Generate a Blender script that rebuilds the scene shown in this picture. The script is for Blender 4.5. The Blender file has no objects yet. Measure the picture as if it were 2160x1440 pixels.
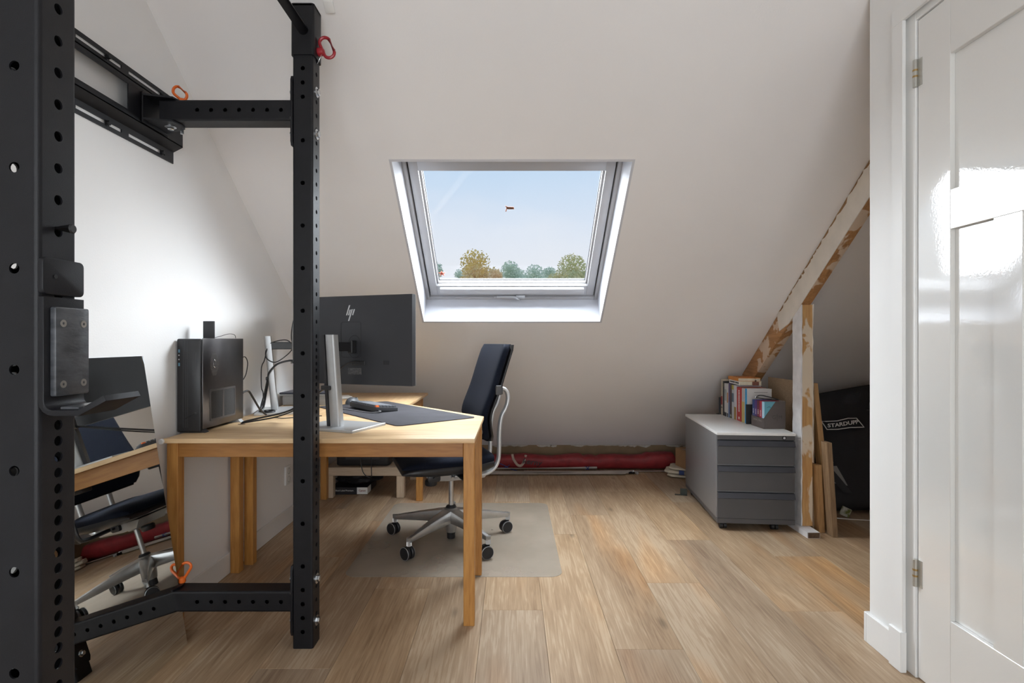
import bpy, bmesh, math, random
from mathutils import Vector, Matrix
random.seed(7)
C = bpy.context.scene.collection
PI = math.pi
R = math.radians

# ------------------------------------------------------------------ camera
F, H = 1160.0, 1.10                      # focal length in pixels (2160 wide), eye height
cam_d = bpy.data.cameras.new('camera')
cam_d.sensor_width = 36.0
cam_d.lens = 36.0 * F / 2160.0
cam_d.clip_start = 0.05
cam_d.clip_end = 500
cam = bpy.data.objects.new('camera', cam_d)
C.objects.link(cam)
cam.location = (0, 0, H)
cam.rotation_euler = (R(90), 0, 0)
bpy.context.scene.camera = cam

# ------------------------------------------------------------------ world
wd = bpy.data.worlds.new('sky')
bpy.context.scene.world = wd
wd.use_nodes = True
nt = wd.node_tree
nt.nodes.clear()
wo = nt.nodes.new('ShaderNodeOutputWorld')
bg = nt.nodes.new('ShaderNodeBackground')
tc = nt.nodes.new('ShaderNodeTexCoord')
sp = nt.nodes.new('ShaderNodeSeparateXYZ')
rp = nt.nodes.new('ShaderNodeValToRGB')
nt.links.new(tc.outputs['Generated'], sp.inputs[0])
nt.links.new(sp.outputs['Z'], rp.inputs[0])
el = rp.color_ramp.elements
el[0].position = 0.0; el[0].color = (0.80, 0.83, 0.88, 1)
el[1].position = 1.0; el[1].color = (0.30, 0.48, 0.80, 1)
for p, c in ((0.13, (0.84, 0.87, 0.93, 1)), (0.20, (0.74, 0.82, 0.94, 1)), (0.30, (0.58, 0.74, 0.93, 1)), (0.5, (0.45, 0.63, 0.89, 1))):
    e = el.new(p); e.color = c
ns = nt.nodes.new('ShaderNodeTexNoise')
ns.inputs['Scale'].default_value = 3.0
ns.inputs['Detail'].default_value = 5
mp = nt.nodes.new('ShaderNodeMapping')
mp.inputs['Scale'].default_value = (1, 1, 2.6)
nt.links.new(tc.outputs['Generated'], mp.inputs[0])
nt.links.new(mp.outputs[0], ns.inputs['Vector'])
cr = nt.nodes.new('ShaderNodeValToRGB')
cr.color_ramp.elements[0].position = 0.48
cr.color_ramp.elements[1].position = 0.75
cr.color_ramp.elements[1].color = (0.6, 0.6, 0.6, 1)
nt.links.new(ns.outputs['Fac'], cr.inputs[0])
mx = nt.nodes.new('ShaderNodeMixRGB')
mx.inputs[2].default_value = (0.86, 0.89, 0.95, 1)
nt.links.new(cr.outputs[0], mx.inputs[0])
nt.links.new(rp.outputs[0], mx.inputs[1])
nt.links.new(mx.outputs[0], bg.inputs[0])
bg.inputs[1].default_value = 0.745
nt.links.new(bg.outputs[0], wo.inputs[0])

# ------------------------------------------------------------------ added area lights and exposure
def area(name, loc, target, sx, sy, watts, col):
    l = bpy.data.lights.new(name, 'AREA')
    l.shape = 'RECTANGLE'; l.size = sx; l.size_y = sy; l.energy = watts; l.color = col
    o = bpy.data.objects.new(name, l); C.objects.link(o)
    o.location = loc
    o.rotation_euler = (Vector(target) - Vector(loc)).to_track_quat('-Z', 'Y').to_euler()
    return o
DAY = (0.90, 0.955, 1.0)
area('skylight_fill_above', (0.0, 3.06, 3.43), (0.0, 3.06 - 0.604, 3.43 - 0.797), 5.0, 3.0, 850, DAY)  # added lamp over the roof, boosts what the sky gives through the skylight
area('skylight_fill_east', (1.85, 4.35, 2.65), (-0.1, 3.05, 1.80), 1.8, 1.8, 235, DAY)  # added lamp outside the skylight, brightens the gable wall
area('skylight_fill_west', (-1.80, 4.35, 2.60), (0.1, 3.05, 1.80), 1.8, 1.8, 110, DAY)  # added lamp for the partition side, placed to mirror in the door gloss
area('rear_fill', (0.0, -1.95, 1.20), (0.0, 0.0, 1.25), 2.4, 2.2, 57, (0.95, 0.98, 1.0))  # added fill behind the camera, its source is assumed
vs = bpy.context.scene.view_settings
vs.view_transform = 'Standard'
vs.look = 'None'
vs.gamma = 1.0
vs.use_curve_mapping = False
vs.exposure = 0.42
bpy.context.scene.cycles.max_bounces = 16
bpy.context.scene.cycles.diffuse_bounces = 10
bpy.context.scene.cycles.transparent_max_bounces = 16

# ================================================================== helpers
def px(x, y, Y):
    return Vector(((x - 1080) / F * Y, Y, H + (720 - y) / F * Y))
def fl(x, y, z=0.0):
    Y = F * (H - z) / (y - 720.0)
    return Vector(((x - 1080) / F * Y, Y, z))

MATS = {}
def mat(name, col=(0.8, 0.8, 0.8), rough=0.5, metal=0.0, spec=0.5, coat=0.0, vary=0.0, vscale=8.0, bump=0.0, bscale=200.0, rvary=0.0, stretch=(1, 1, 1), col2=None, rnd=0.0, emit=None):
    """principled material with procedural colour variation, roughness variation and bump"""
    if name in MATS: return MATS[name]
    m = bpy.data.materials.new(name); MATS[name] = m
    m.use_nodes = True
    t = m.node_tree; b = t.nodes['Principled BSDF']
    b.inputs['Base Color'].default_value = (*col, 1)
    b.inputs['Roughness'].default_value = rough
    b.inputs['Metallic'].default_value = metal
    b.inputs['Specular IOR Level'].default_value = spec
    b.inputs['Coat Weight'].default_value = coat
    b.inputs['Coat Roughness'].default_value = 0.04
    b.inputs['Coat IOR'].default_value = 2.3
    tc = t.nodes.new('ShaderNodeTexCoord')
    mp = t.nodes.new('ShaderNodeMapping'); mp.inputs['Scale'].default_value = stretch
    t.links.new(tc.outputs['Object'], mp.inputs[0])
    if vary > 0 or col2:
        n = t.nodes.new('ShaderNodeTexNoise'); n.inputs['Scale'].default_value = vscale; n.inputs['Detail'].default_value = 6
        t.links.new(mp.outputs[0], n.inputs['Vector'])
        r = t.nodes.new('ShaderNodeValToRGB')
        r.color_ramp.elements[0].position = 0.32; r.color_ramp.elements[1].position = 0.68
        c2 = col2 if col2 else tuple(c * (1 - vary) for c in col)
        r.color_ramp.elements[0].color = (*c2, 1); r.color_ramp.elements[1].color = (*col, 1)
        t.links.new(n.outputs['Fac'], r.inputs[0])
        t.links.new(r.outputs[0], b.inputs['Base Color'])
        if rvary:
            mr = t.nodes.new('ShaderNodeMapRange')
            mr.inputs['To Min'].default_value = max(0.02, rough - rvary); mr.inputs['To Max'].default_value = rough + rvary
            t.links.new(n.outputs['Fac'], mr.inputs['Value']); t.links.new(mr.outputs[0], b.inputs['Roughness'])
    if bump > 0:
        n2 = t.nodes.new('ShaderNodeTexNoise'); n2.inputs['Scale'].default_value = bscale; n2.inputs['Detail'].default_value = 3
        t.links.new(mp.outputs[0], n2.inputs['Vector'])
        bp = t.nodes.new('ShaderNodeBump'); bp.inputs['Strength'].default_value = bump; bp.inputs['Distance'].default_value = 0.01
        t.links.new(n2.outputs['Fac'], bp.inputs['Height']); t.links.new(bp.outputs[0], b.inputs['Normal'])
        if coat: t.links.new(bp.outputs[0], b.inputs['Coat Normal'])
    return m

def wood(name, light, dark, axis='X', rough=0.45, scale=1.0, knots=True, rnd=True, streak=0.5, coat=0.0):
    """planed wood with grain running along the given object axis"""
    if name in MATS: return MATS[name]
    m = bpy.data.materials.new(name); MATS[name] = m
    m.use_nodes = True
    t = m.node_tree; b = t.nodes['Principled BSDF']; L = t.links.new
    b.inputs['Roughness'].default_value = rough
    b.inputs['Coat Weight'].default_value = coat
    tc = t.nodes.new('ShaderNodeTexCoord')
    mp = t.nodes.new('ShaderNodeMapping')
    s = {'X': (1.0, 9.0, 9.0), 'Y': (9.0, 1.0, 9.0), 'Z': (9.0, 9.0, 1.0)}[axis]
    mp.inputs['Scale'].default_value = tuple(v * scale for v in s)
    L(tc.outputs['Object'], mp.inputs[0])
    vec = mp.outputs[0]
    oi = t.nodes.new('ShaderNodeObjectInfo')
    if rnd:
        mu = t.nodes.new('ShaderNodeMath'); mu.operation = 'MULTIPLY'; mu.inputs[1].default_value = 57.0
        L(oi.outputs['Random'], mu.inputs[0])
        ad = t.nodes.new('ShaderNodeVectorMath'); ad.operation = 'ADD'
        L(mp.outputs[0], ad.inputs[0]); L(mu.outputs[0], ad.inputs[1]); vec = ad.outputs[0]
    n1 = t.nodes.new('ShaderNodeTexNoise'); n1.inputs['Scale'].default_value = 1.1; n1.inputs['Detail'].default_value = 4; n1.inputs['Distortion'].default_value = 0.7
    n2 = t.nodes.new('ShaderNodeTexNoise'); n2.inputs['Scale'].default_value = 9.0; n2.inputs['Detail'].default_value = 5; n2.inputs['Distortion'].default_value = 0.3
    L(vec, n1.inputs['Vector']); L(vec, n2.inputs['Vector'])
    # rings: sine of the warped noise
    ml = t.nodes.new('ShaderNodeMath'); ml.operation = 'MULTIPLY'; ml.inputs[1].default_value = 42.0
    L(n1.outputs['Fac'], ml.inputs[0])
    sn = t.nodes.new('ShaderNodeMath'); sn.operation = 'SINE'; L(ml.outputs[0], sn.inputs[0])
    a = t.nodes.new('ShaderNodeMath'); a.operation = 'MULTIPLY_ADD'; a.inputs[1].default_value = 0.16 * streak; a.inputs[2].default_value = 0.0
    L(sn.outputs[0], a.inputs[0])
    b2 = t.nodes.new('ShaderNodeMath'); b2.operation = 'MULTIPLY_ADD'; b2.inputs[1].default_value = 0.9
    L(n2.outputs['Fac'], b2.inputs[0]); L(a.outputs[0], b2.inputs[2])
    c2 = t.nodes.new('ShaderNodeMath'); c2.operation = 'MULTIPLY_ADD'; c2.inputs[1].default_value = 0.75
    L(n1.outputs['Fac'], c2.inputs[0]); L(b2.outputs[0], c2.inputs[2])
    r = t.nodes.new('ShaderNodeValToRGB')
    r.color_ramp.elements[0].position = 0.55; r.color_ramp.elements[0].color = (*dark, 1)
    r.color_ramp.elements[1].position = 1.05; r.color_ramp.elements[1].color = (*light, 1)
    L(c2.outputs[0], r.inputs[0])
    out = r.outputs[0]
    if rnd:
        hs = t.nodes.new('ShaderNodeHueSaturation')
        mr = t.nodes.new('ShaderNodeMapRange'); mr.inputs['To Min'].default_value = 0.9; mr.inputs['To Max'].default_value = 1.1
        L(oi.outputs['Random'], mr.inputs['Value']); L(mr.outputs[0], hs.inputs['Value']); L(out, hs.inputs['Color']); out = hs.outputs[0]
    L(out, b.inputs['Base Color'])
    bp = t.nodes.new('ShaderNodeBump'); bp.inputs['Strength'].default_value = 0.06; bp.inputs['Distance'].default_value = 0.004
    L(n2.outputs['Fac'], bp.inputs['Height']); L(bp.outputs[0], b.inputs['Normal'])
    return m

# ---- bmesh shapes
def nb(): return bmesh.new()
def merge(bm, sub, M=None):
    if M is not None: bmesh.ops.transform(sub, matrix=M, verts=sub.verts)
    me = bpy.data.meshes.new('tmp'); sub.to_mesh(me); sub.free(); bm.from_mesh(me); bpy.data.meshes.remove(me)
    return bm
def box(bm, x0, x1, y0, y1, z0, z1, bev=0.0, seg=1, M=None):
    s = bmesh.new(); bmesh.ops.create_cube(s, size=1)
    bmesh.ops.transform(s, matrix=Matrix.Translation(((x0 + x1) / 2, (y0 + y1) / 2, (z0 + z1) / 2)) @ Matrix.Diagonal((x1 - x0, y1 - y0, z1 - z0, 1)), verts=s.verts)
    if bev: bmesh.ops.bevel(s, geom=s.edges[:], offset=bev, segments=seg, affect='EDGES', profile=0.5)
    return merge(bm, s, M)
def frame_of(d):
    d = Vector(d).normalized()
    up = Vector((0, 0, 1)) if abs(d.z) < 0.95 else Vector((0, 1, 0))
    a = d.cross(up).normalized(); return a, a.cross(d).normalized()
def tube(bm, pts, r, seg=8, caps=True, flat=1.0, closed=False):
    """sweep of a round (or flattened) section along points; r may be a list"""
    pts = [Vector(p) for p in pts]; n = len(pts); rings = []
    a0 = None
    for i, p in enumerate(pts):
        if closed: d = pts[(i + 1) % n] - pts[i - 1]
        else: d = pts[min(i + 1, n - 1)] - pts[max(i - 1, 0)]
        d.normalize()
        if a0 is None: a, b = frame_of(d)
        else:
            a = a0 - d * a0.dot(d)
            a = a.normalized() if a.length > 1e-6 else frame_of(d)[0]
            b = d.cross(a)
        a0 = a
        rr = r[i] if isinstance(r, (list, tuple)) else r
        rings.append([bm.verts.new(p + (a * math.cos(2 * PI * k / seg) + b * math.sin(2 * PI * k / seg) * flat) * rr) for k in range(seg)])
    for i in range(n if closed else n - 1):
        q, w = rings[i], rings[(i + 1) % n]
        for k in range(seg): bm.faces.new((q[k], q[(k + 1) % seg], w[(k + 1) % seg], w[k]))
    if caps and not closed:
        bm.faces.new(rings[0][::-1]); bm.faces.new(rings[-1])
    return bm
def smooth(pts, n=6):
    pts = [Vector(p) for p in pts]; out = []
    for i in range(len(pts) - 1):
        p0 = pts[max(i - 1, 0)]; p1 = pts[i]; p2 = pts[i + 1]; p3 = pts[min(i + 2, len(pts) - 1)]
        for k in range(n):
            t = k / n
            out.append(0.5 * ((2 * p1) + (p2 - p0) * t + (2 * p0 - 5 * p1 + 4 * p2 - p3) * t * t + (3 * p1 - p0 - 3 * p2 + p3) * t ** 3))
    out.append(pts[-1]); return out
def lathe(bm, prof, seg=16, M=None):
    s = bmesh.new(); rings = []
    for (r, z) in prof:
        rings.append([s.verts.new((max(r, 1e-5) * math.cos(2 * PI * k / seg), max(r, 1e-5) * math.sin(2 * PI * k / seg), z)) for k in range(seg)])
    for i in range(len(rings) - 1):
        for k in range(seg): s.faces.new((rings[i][k], rings[i][(k + 1) % seg], rings[i + 1][(k + 1) % seg], rings[i + 1][k]))
    s.faces.new(rings[0][::-1]); s.faces.new(rings[-1])
    return merge(bm, s, M)
def aim(p, d):
    a, b = frame_of(d); d = Vector(d).normalized()
    m = Matrix((a, b, d)).transposed().to_4x4(); 
    if m.determinant() < 0: m = Matrix((-a, b, d)).transposed().to_4x4()
    return Matrix.Translation(p) @ m
def prism(bm, poly, z0, z1, M=None, bev=0.0):
    s = bmesh.new()
    lo = [s.verts.new((x, y, z0)) for x, y in poly]; hi = [s.verts.new((x, y, z1)) for x, y in poly]
    n = len(poly)
    s.faces.new(lo[::-1]); s.faces.new(hi)
    for i in range(n): s.faces.new((lo[i], lo[(i + 1) % n], hi[(i + 1) % n], hi[i]))
    bmesh.ops.recalc_face_normals(s, faces=s.faces)
    if bev:
        eds = [e for e in s.edges if abs(e.verts[0].co.z - e.verts[1].co.z) < 1e-7]
        bmesh.ops.bevel(s, geom=eds, offset=bev, segments=2, affect='EDGES', profile=0.5)
    return merge(bm, s, M)
def rrect(w, h, r, n=5, cx=0, cy=0):
    out = []
    for (sx, sy, a0) in ((1, 1, 0), (-1, 1, 90), (-1, -1, 180), (1, -1, 270)):
        for k in range(n + 1):
            a = R(a0 + 90 * k / n)
            out.append((cx + sx * (w / 2 - r) + r * math.cos(a), cy + sy * (h / 2 - r) + r * math.sin(a)))
    return out
def ring(bm, outer, inner, z0, z1, M=None):
    """flat ring between two loops of equal length"""
    s = bmesh.new(); n = len(outer)
    v = [[s.verts.new((x, y, z)) for x, y in lp] for z in (z0, z1) for lp in (outer, inner)]
    ol, il, oh, ih = v
    for i in range(n):
        j = (i + 1) % n
        s.faces.new((ol[i], il[i], il[j], ol[j])); s.faces.new((oh[i], oh[j], ih[j], ih[i]))
        s.faces.new((ol[i], ol[j], oh[j], oh[i])); s.faces.new((il[i], ih[i], ih[j], il[j]))
    bmesh.ops.recalc_face_normals(s, faces=s.faces)
    return merge(bm, s, M)
def plate(bm, o, u, v, n, w, h, t, holes=(), r=0.008, slots=(), seg=14, rear=True):
    """sheet of thickness t (outer side at o, going along -n) with real round holes (cu, cv) in the v direction, centred on u"""
    o, u, v, n = Vector(o), Vector(u), Vector(v), Vector(n)
    def P(a, b, d=0.0): return o + u * a + v * b - n * d
    cuts = sorted(holes, key=lambda q: q[1])
    y = 0.0
    def quad(a0, a1, b0, b1):
        if a1 - a0 < 1e-5 or b1 - b0 < 1e-5: return
        for d in ((0.0, t) if rear else (0.0,)):
            f = [bm.verts.new(P(*q, d)) for q in ((a0, b0), (a1, b0), (a1, b1), (a0, b1))]
            bm.faces.new(f if d == 0 else f[::-1])
    for i, (a, b) in enumerate(cuts):
        lo = b - cuts[i - 1][1] if i else 9
        hi = cuts[i + 1][1] - b if i < len(cuts) - 1 else 9
        c = min(0.0125, lo / 2, hi / 2, w / 2 - 1e-4)
        quad(0, w, y, b - c)
        quad(0, a - c, b - c, b + c); quad(a + c, w, b - c, b + c)
        circ = []; sq = []; back = []
        for k in range(seg):
            th = 2 * PI * (k + 0.5) / seg; ct, st = math.cos(th), math.sin(th)
            m_ = c / max(abs(ct), abs(st))
            circ.append(bm.verts.new(P(a + r * ct, b + r * st))); back.append(bm.verts.new(P(a + r * ct, b + r * st, t)))
            sq.append((a + m_ * ct, b + m_ * st))
        sv = [bm.verts.new(P(*q)) for q in sq]
        for k in range(seg):
            j = (k + 1) % seg
            # corner of the square cell between two samples
            x0, y0 = sq[k][0] - a, sq[k][1] - b; x1, y1 = sq[j][0] - a, sq[j][1] - b
            if abs(abs(x0) - c) < 1e-7 and abs(abs(y1) - c) < 1e-7 and not (abs(abs(y0) - c) < 1e-7) or abs(abs(y0) - c) < 1e-7 and abs(abs(x1) - c) < 1e-7 and not (abs(abs(x0) - c) < 1e-7):
                cx_ = c if (x0 + x1) > 0 else -c; cy_ = c if (y0 + y1) > 0 else -c
                cv = bm.verts.new(P(a + cx_, b + cy_))
                bm.faces.new((circ[k], sv[k], cv, sv[j], circ[j]))
            else: bm.faces.new((circ[k], sv[k], sv[j], circ[j]))
            bm.faces.new((circ[k], circ[j], back[j], back[k]))
        y = b + c
    quad(0, w, y, h)
    return bm
def square_tube(bm, M, w, L, side, front, r=0.008, rc=0.007, t=0.003):
    """hollow square section along local z, corner radius rc; holes at heights `side` (x faces) and `front` (y faces)"""
    s = bmesh.new(); f = w - 2 * rc; hw = w / 2
    for sgn in (1, -1):
        plate(s, (sgn * hw, -sgn * f / 2, 0), (0, sgn, 0), (0, 0, 1), (sgn, 0, 0), f, L, t, [(f / 2, z) for z in side], r, rear=False)
        plate(s, (sgn * f / 2, sgn * hw, 0), (-sgn, 0, 0), (0, 0, 1), (0, sgn, 0), f, L, t, [(f / 2, z) for z in front], r, rear=False)
    for (sx, sy, a0) in ((1, 1, 0), (-1, 1, 90), (-1, -1, 180), (1, -1, 270)):
        p = []
        for k in range(5):
            a = R(a0 + 90 * k / 4)
            q = (sx * f / 2 + rc * math.cos(a), sy * f / 2 + rc * math.sin(a))
            p.append((s.verts.new((*q, 0)), s.verts.new((*q, L))))
        for k in range(4): s.faces.new((p[k][0], p[k + 1][0], p[k + 1][1], p[k][1]))
    return merge(bm, s, M)

# ---- objects
def obj(name, bm, m, parent=None, loc=(0, 0, 0), rz=0.0, sm=35, recalc=False):
    me = bpy.data.meshes.new(name)
    if recalc: bmesh.ops.recalc_face_normals(bm, faces=bm.faces)
    bm.to_mesh(me); bm.free()
    me.materials.append(m)
    o = bpy.data.objects.new(name, me); C.objects.link(o)
    o.location = loc; o.rotation_euler = (0, 0, rz)
    if parent: o.parent = parent
    if sm:
        for p in me.polygons: p.use_smooth = True
        me.set_sharp_from_angle(angle=R(sm))
    return o
def tag(o, label, cat, group=None, kind=None):
    if label: o['label'] = label
    if cat: o['category'] = cat
    if group: o['group'] = group
    if kind: o['kind'] = kind
    return o
def thing(name, label, cat, loc=(0, 0, 0), rz=0.0, group=None):
    o = bpy.data.objects.new(name, None); C.objects.link(o)
    o.empty_display_size = 0.05
    o.location = loc; o.rotation_euler = (0, 0, rz)
    return tag(o, label, cat, group)
def W(o):
    """shift a bmesh given in room coordinates into the local frame of thing o"""
    return (Matrix.Translation(o.location) @ Matrix.Rotation(o.rotation_euler.z, 4, 'Z')).inverted()
def wpart(name, bm, m, o, sub=None, sm=35):
    bmesh.ops.transform(bm, matrix=W(o), verts=bm.verts)
    return obj(name, bm, m, sub or o, sm=sm)
def wthing(name, bm, m, loc, label, cat, group=None, sm=35):
    bmesh.ops.translate(bm, vec=-Vector(loc), verts=bm.verts)
    return tag(obj(name, bm, m, loc=loc, sm=sm), label, cat, group)
def struct(name, bm, m, label=None, parent=None, sm=35):
    o = obj(name, bm, m, parent, sm=sm)
    if not parent: o['kind'] = 'structure'
    if label: o['label'] = label
    return o
def lettering(txt, size, M, m, name, parent, spacing=1.0, warp=None, bold=0.0, depth=0.0004, shear=0.0):
    """flat printed text as a mesh part"""
    cu = bpy.data.curves.new('t', 'FONT'); cu.body = txt; cu.size = size; cu.align_x = 'CENTER'; cu.align_y = 'CENTER'
    cu.space_character = spacing; cu.offset = bold; cu.shear = shear; cu.resolution_u = 3
    to = bpy.data.objects.new('t', cu); C.objects.link(to)
    dg = bpy.context.evaluated_depsgraph_get()
    me = bpy.data.meshes.new_from_object(to.evaluated_get(dg))
    bpy.data.objects.remove(to); bpy.data.curves.remove(cu)
    bm = bmesh.new(); bm.from_mesh(me); bpy.data.meshes.remove(me)
    if warp:
        for v in bm.verts: v.co = warp(v.co.x, v.co.y)
    else: bmesh.ops.transform(bm, matrix=M, verts=bm.verts)
    return obj(name, bm, m, parent, sm=0)

# ================================================================== materials
M_wall = mat('wall_paint', (0.85, 0.845, 0.84), 0.75, vary=0.04, vscale=1.5, bump=0.05, bscale=160)
M_slope = mat('slope_paint', (0.82, 0.805, 0.805), 0.72, vary=0.04, vscale=1.2, bump=0.05, bscale=140)
M_lac = mat('gloss_lacquer', (0.74, 0.735, 0.71), 0.30, coat=1.0, bump=0.012, bscale=130, vary=0.02, vscale=2)
M_trimw = mat('satin_white', (0.80, 0.80, 0.79), 0.35, vary=0.02, vscale=3)
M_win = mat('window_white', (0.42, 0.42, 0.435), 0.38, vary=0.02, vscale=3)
M_gasket = mat('rubber_gasket', (0.05, 0.05, 0.055), 0.6, vary=0.2)
M_black = mat('black_powder_coat', (0.008, 0.008, 0.0105), 0.44, spec=0.33, bump=0.10, bscale=900, vary=0.25, vscale=25)
M_zinc = mat('zinc_bolt', (0.72, 0.74, 0.76), 0.25, metal=1.0, vary=0.2, vscale=60)
M_dkbolt = mat('black_oxide_bolt', (0.03, 0.03, 0.032), 0.35, metal=0.6, vary=0.2, vscale=60)
M_uhmw = mat('worn_black_plastic', (0.035, 0.037, 0.042), 0.33, col2=(0.085, 0.09, 0.10), vscale=30, stretch=(1, 1, 3.0), rvary=0.12, bump=0.05, bscale=120)
M_orange = mat('orange_coating', (0.85, 0.16, 0.02), 0.4, vary=0.15)
M_red = mat('red_coating', (0.36, 0.02, 0.03), 0.3, vary=0.2, vscale=20)
M_pine = wood('pine_top', (0.66, 0.47, 0.27), (0.52, 0.33, 0.165), 'X', 0.42, 0.8)
M_pineY = wood('pine_top_y', (0.66, 0.45, 0.245), (0.52, 0.315, 0.15), 'Y', 0.42, 0.8)
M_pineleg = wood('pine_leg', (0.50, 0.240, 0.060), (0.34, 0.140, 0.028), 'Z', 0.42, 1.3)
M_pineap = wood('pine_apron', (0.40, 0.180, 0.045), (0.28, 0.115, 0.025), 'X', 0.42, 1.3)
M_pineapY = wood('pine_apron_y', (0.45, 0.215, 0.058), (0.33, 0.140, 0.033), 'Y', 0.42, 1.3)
M_birch = wood('birch', (0.62, 0.50, 0.37), (0.50, 0.385, 0.27), 'X', 0.5, 1.2)
M_birchZ = wood('birch_leg', (0.60, 0.48, 0.35), (0.48, 0.365, 0.25), 'Z', 0.5, 1.2)
M_beam = wood('old_beam', (0.42, 0.215, 0.085), (0.24, 0.11, 0.04), 'Y', 0.6, 1.2)
M_stick = wood('timber', (0.46, 0.27, 0.115), (0.30, 0.16, 0.065), 'Z', 0.6, 1.4)
M_stickg = wood('weathered_timber', (0.36, 0.24, 0.135), (0.23, 0.145, 0.08), 'Z', 0.65, 1.4)
M_chip = mat('particle_board', (0.42, 0.30, 0.19), 0.8, vary=0.25, vscale=120)
M_alu = mat('brushed_silver', (0.50, 0.51, 0.52), 0.36, metal=0.5, vary=0.05, vscale=40)
M_chrome = mat('chair_aluminium', (0.55, 0.55, 0.545), 0.32, metal=0.85, vary=0.12, vscale=20)
M_steel = mat('steel_pole', (0.74, 0.70, 0.65), 0.35, metal=0.35, vary=0.15, vscale=12)
M_blkpl = mat('black_plastic', (0.018, 0.018, 0.020), 0.42, vary=0.2, vscale=30)
M_blkmt = mat('matte_black', (0.03, 0.03, 0.034), 0.6, vary=0.2, vscale=20, bump=0.05, bscale=600)
M_monb = mat('monitor_back', (0.026, 0.027, 0.032), 0.5, vary=0.15, vscale=8, bump=0.03, bscale=900)
M_mons = mat('monitor_silver_back', (0.36, 0.365, 0.37), 0.42, metal=0.3, vary=0.08, vscale=10)
M_screen = mat('screen_glass', (0.012, 0.012, 0.014), 0.12, vary=0.1)
M_fab = mat('navy_fabric', (0.008, 0.011, 0.022), 0.85, vary=0.35, vscale=220, bump=0.25, bscale=700)
M_fab.node_tree.nodes['Principled BSDF'].inputs['Specular IOR Level'].default_value = 0.12
M_fab.node_tree.nodes['Principled BSDF'].inputs['Sheen Weight'].default_value = 0.02
M_gun = mat('cabinet_charcoal', (0.085, 0.085, 0.090), 0.42, metal=0.1, vary=0.05, vscale=10)
M_gunside = mat('cabinet_grey_side', (0.25, 0.25, 0.255), 0.33, metal=0.35, vary=0.05, vscale=4)
M_lip = mat('cabinet_handle', (0.045, 0.046, 0.055), 0.3, vary=0.1)
M_ctop = mat('cabinet_white_top', (0.80, 0.80, 0.79), 0.30, vary=0.03)
M_redbag = mat('red_nylon', (0.27, 0.018, 0.022), 0.6, vary=0.35, vscale=14, bump=0.25, bscale=35)
M_blkbag = mat('black_nylon', (0.016, 0.0155, 0.018), 0.62, vary=0.3, vscale=9, bump=0.35, bscale=22)
M_cream = mat('cream_canvas', (0.60, 0.53, 0.42), 0.85, vary=0.2, vscale=20, bump=0.2, bscale=60)
M_card = mat('cardboard', (0.36, 0.21, 0.105), 0.8, vary=0.15, vscale=10)
M_paper = mat('paper', (0.70, 0.62, 0.48), 0.85, vary=0.15, vscale=30)
M_white = mat('white_print', (0.82, 0.82, 0.80), 0.6, vary=0.02)
M_grey = mat('grey_plastic', (0.40, 0.41, 0.42), 0.5, vary=0.05)
M_blue = mat('blue_print', (0.02, 0.05, 0.20), 0.6, vary=0.2)

# ================================================================== the room
TA = math.atan(0.758); CS, SN = math.cos(TA), math.sin(TA)
def zs(Y): return 3.893 - 0.758 * Y
XL, XR, YB, YF, ZC = -1.35, 3.62, 4.90, -1.70, 2.45
YC = (3.893 - ZC) / 0.758

# floor: dark bed with every plank as its own board
bm = box(nb(), XL - 0.1, XR + 0.1, YF - 0.1, YB + 0.1, -0.08, -0.006)
floor = struct('floor', bm, mat('floor_bed', (0.10, 0.065, 0.04), 0.8, vary=0.2), 'oak look plank floor')

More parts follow.
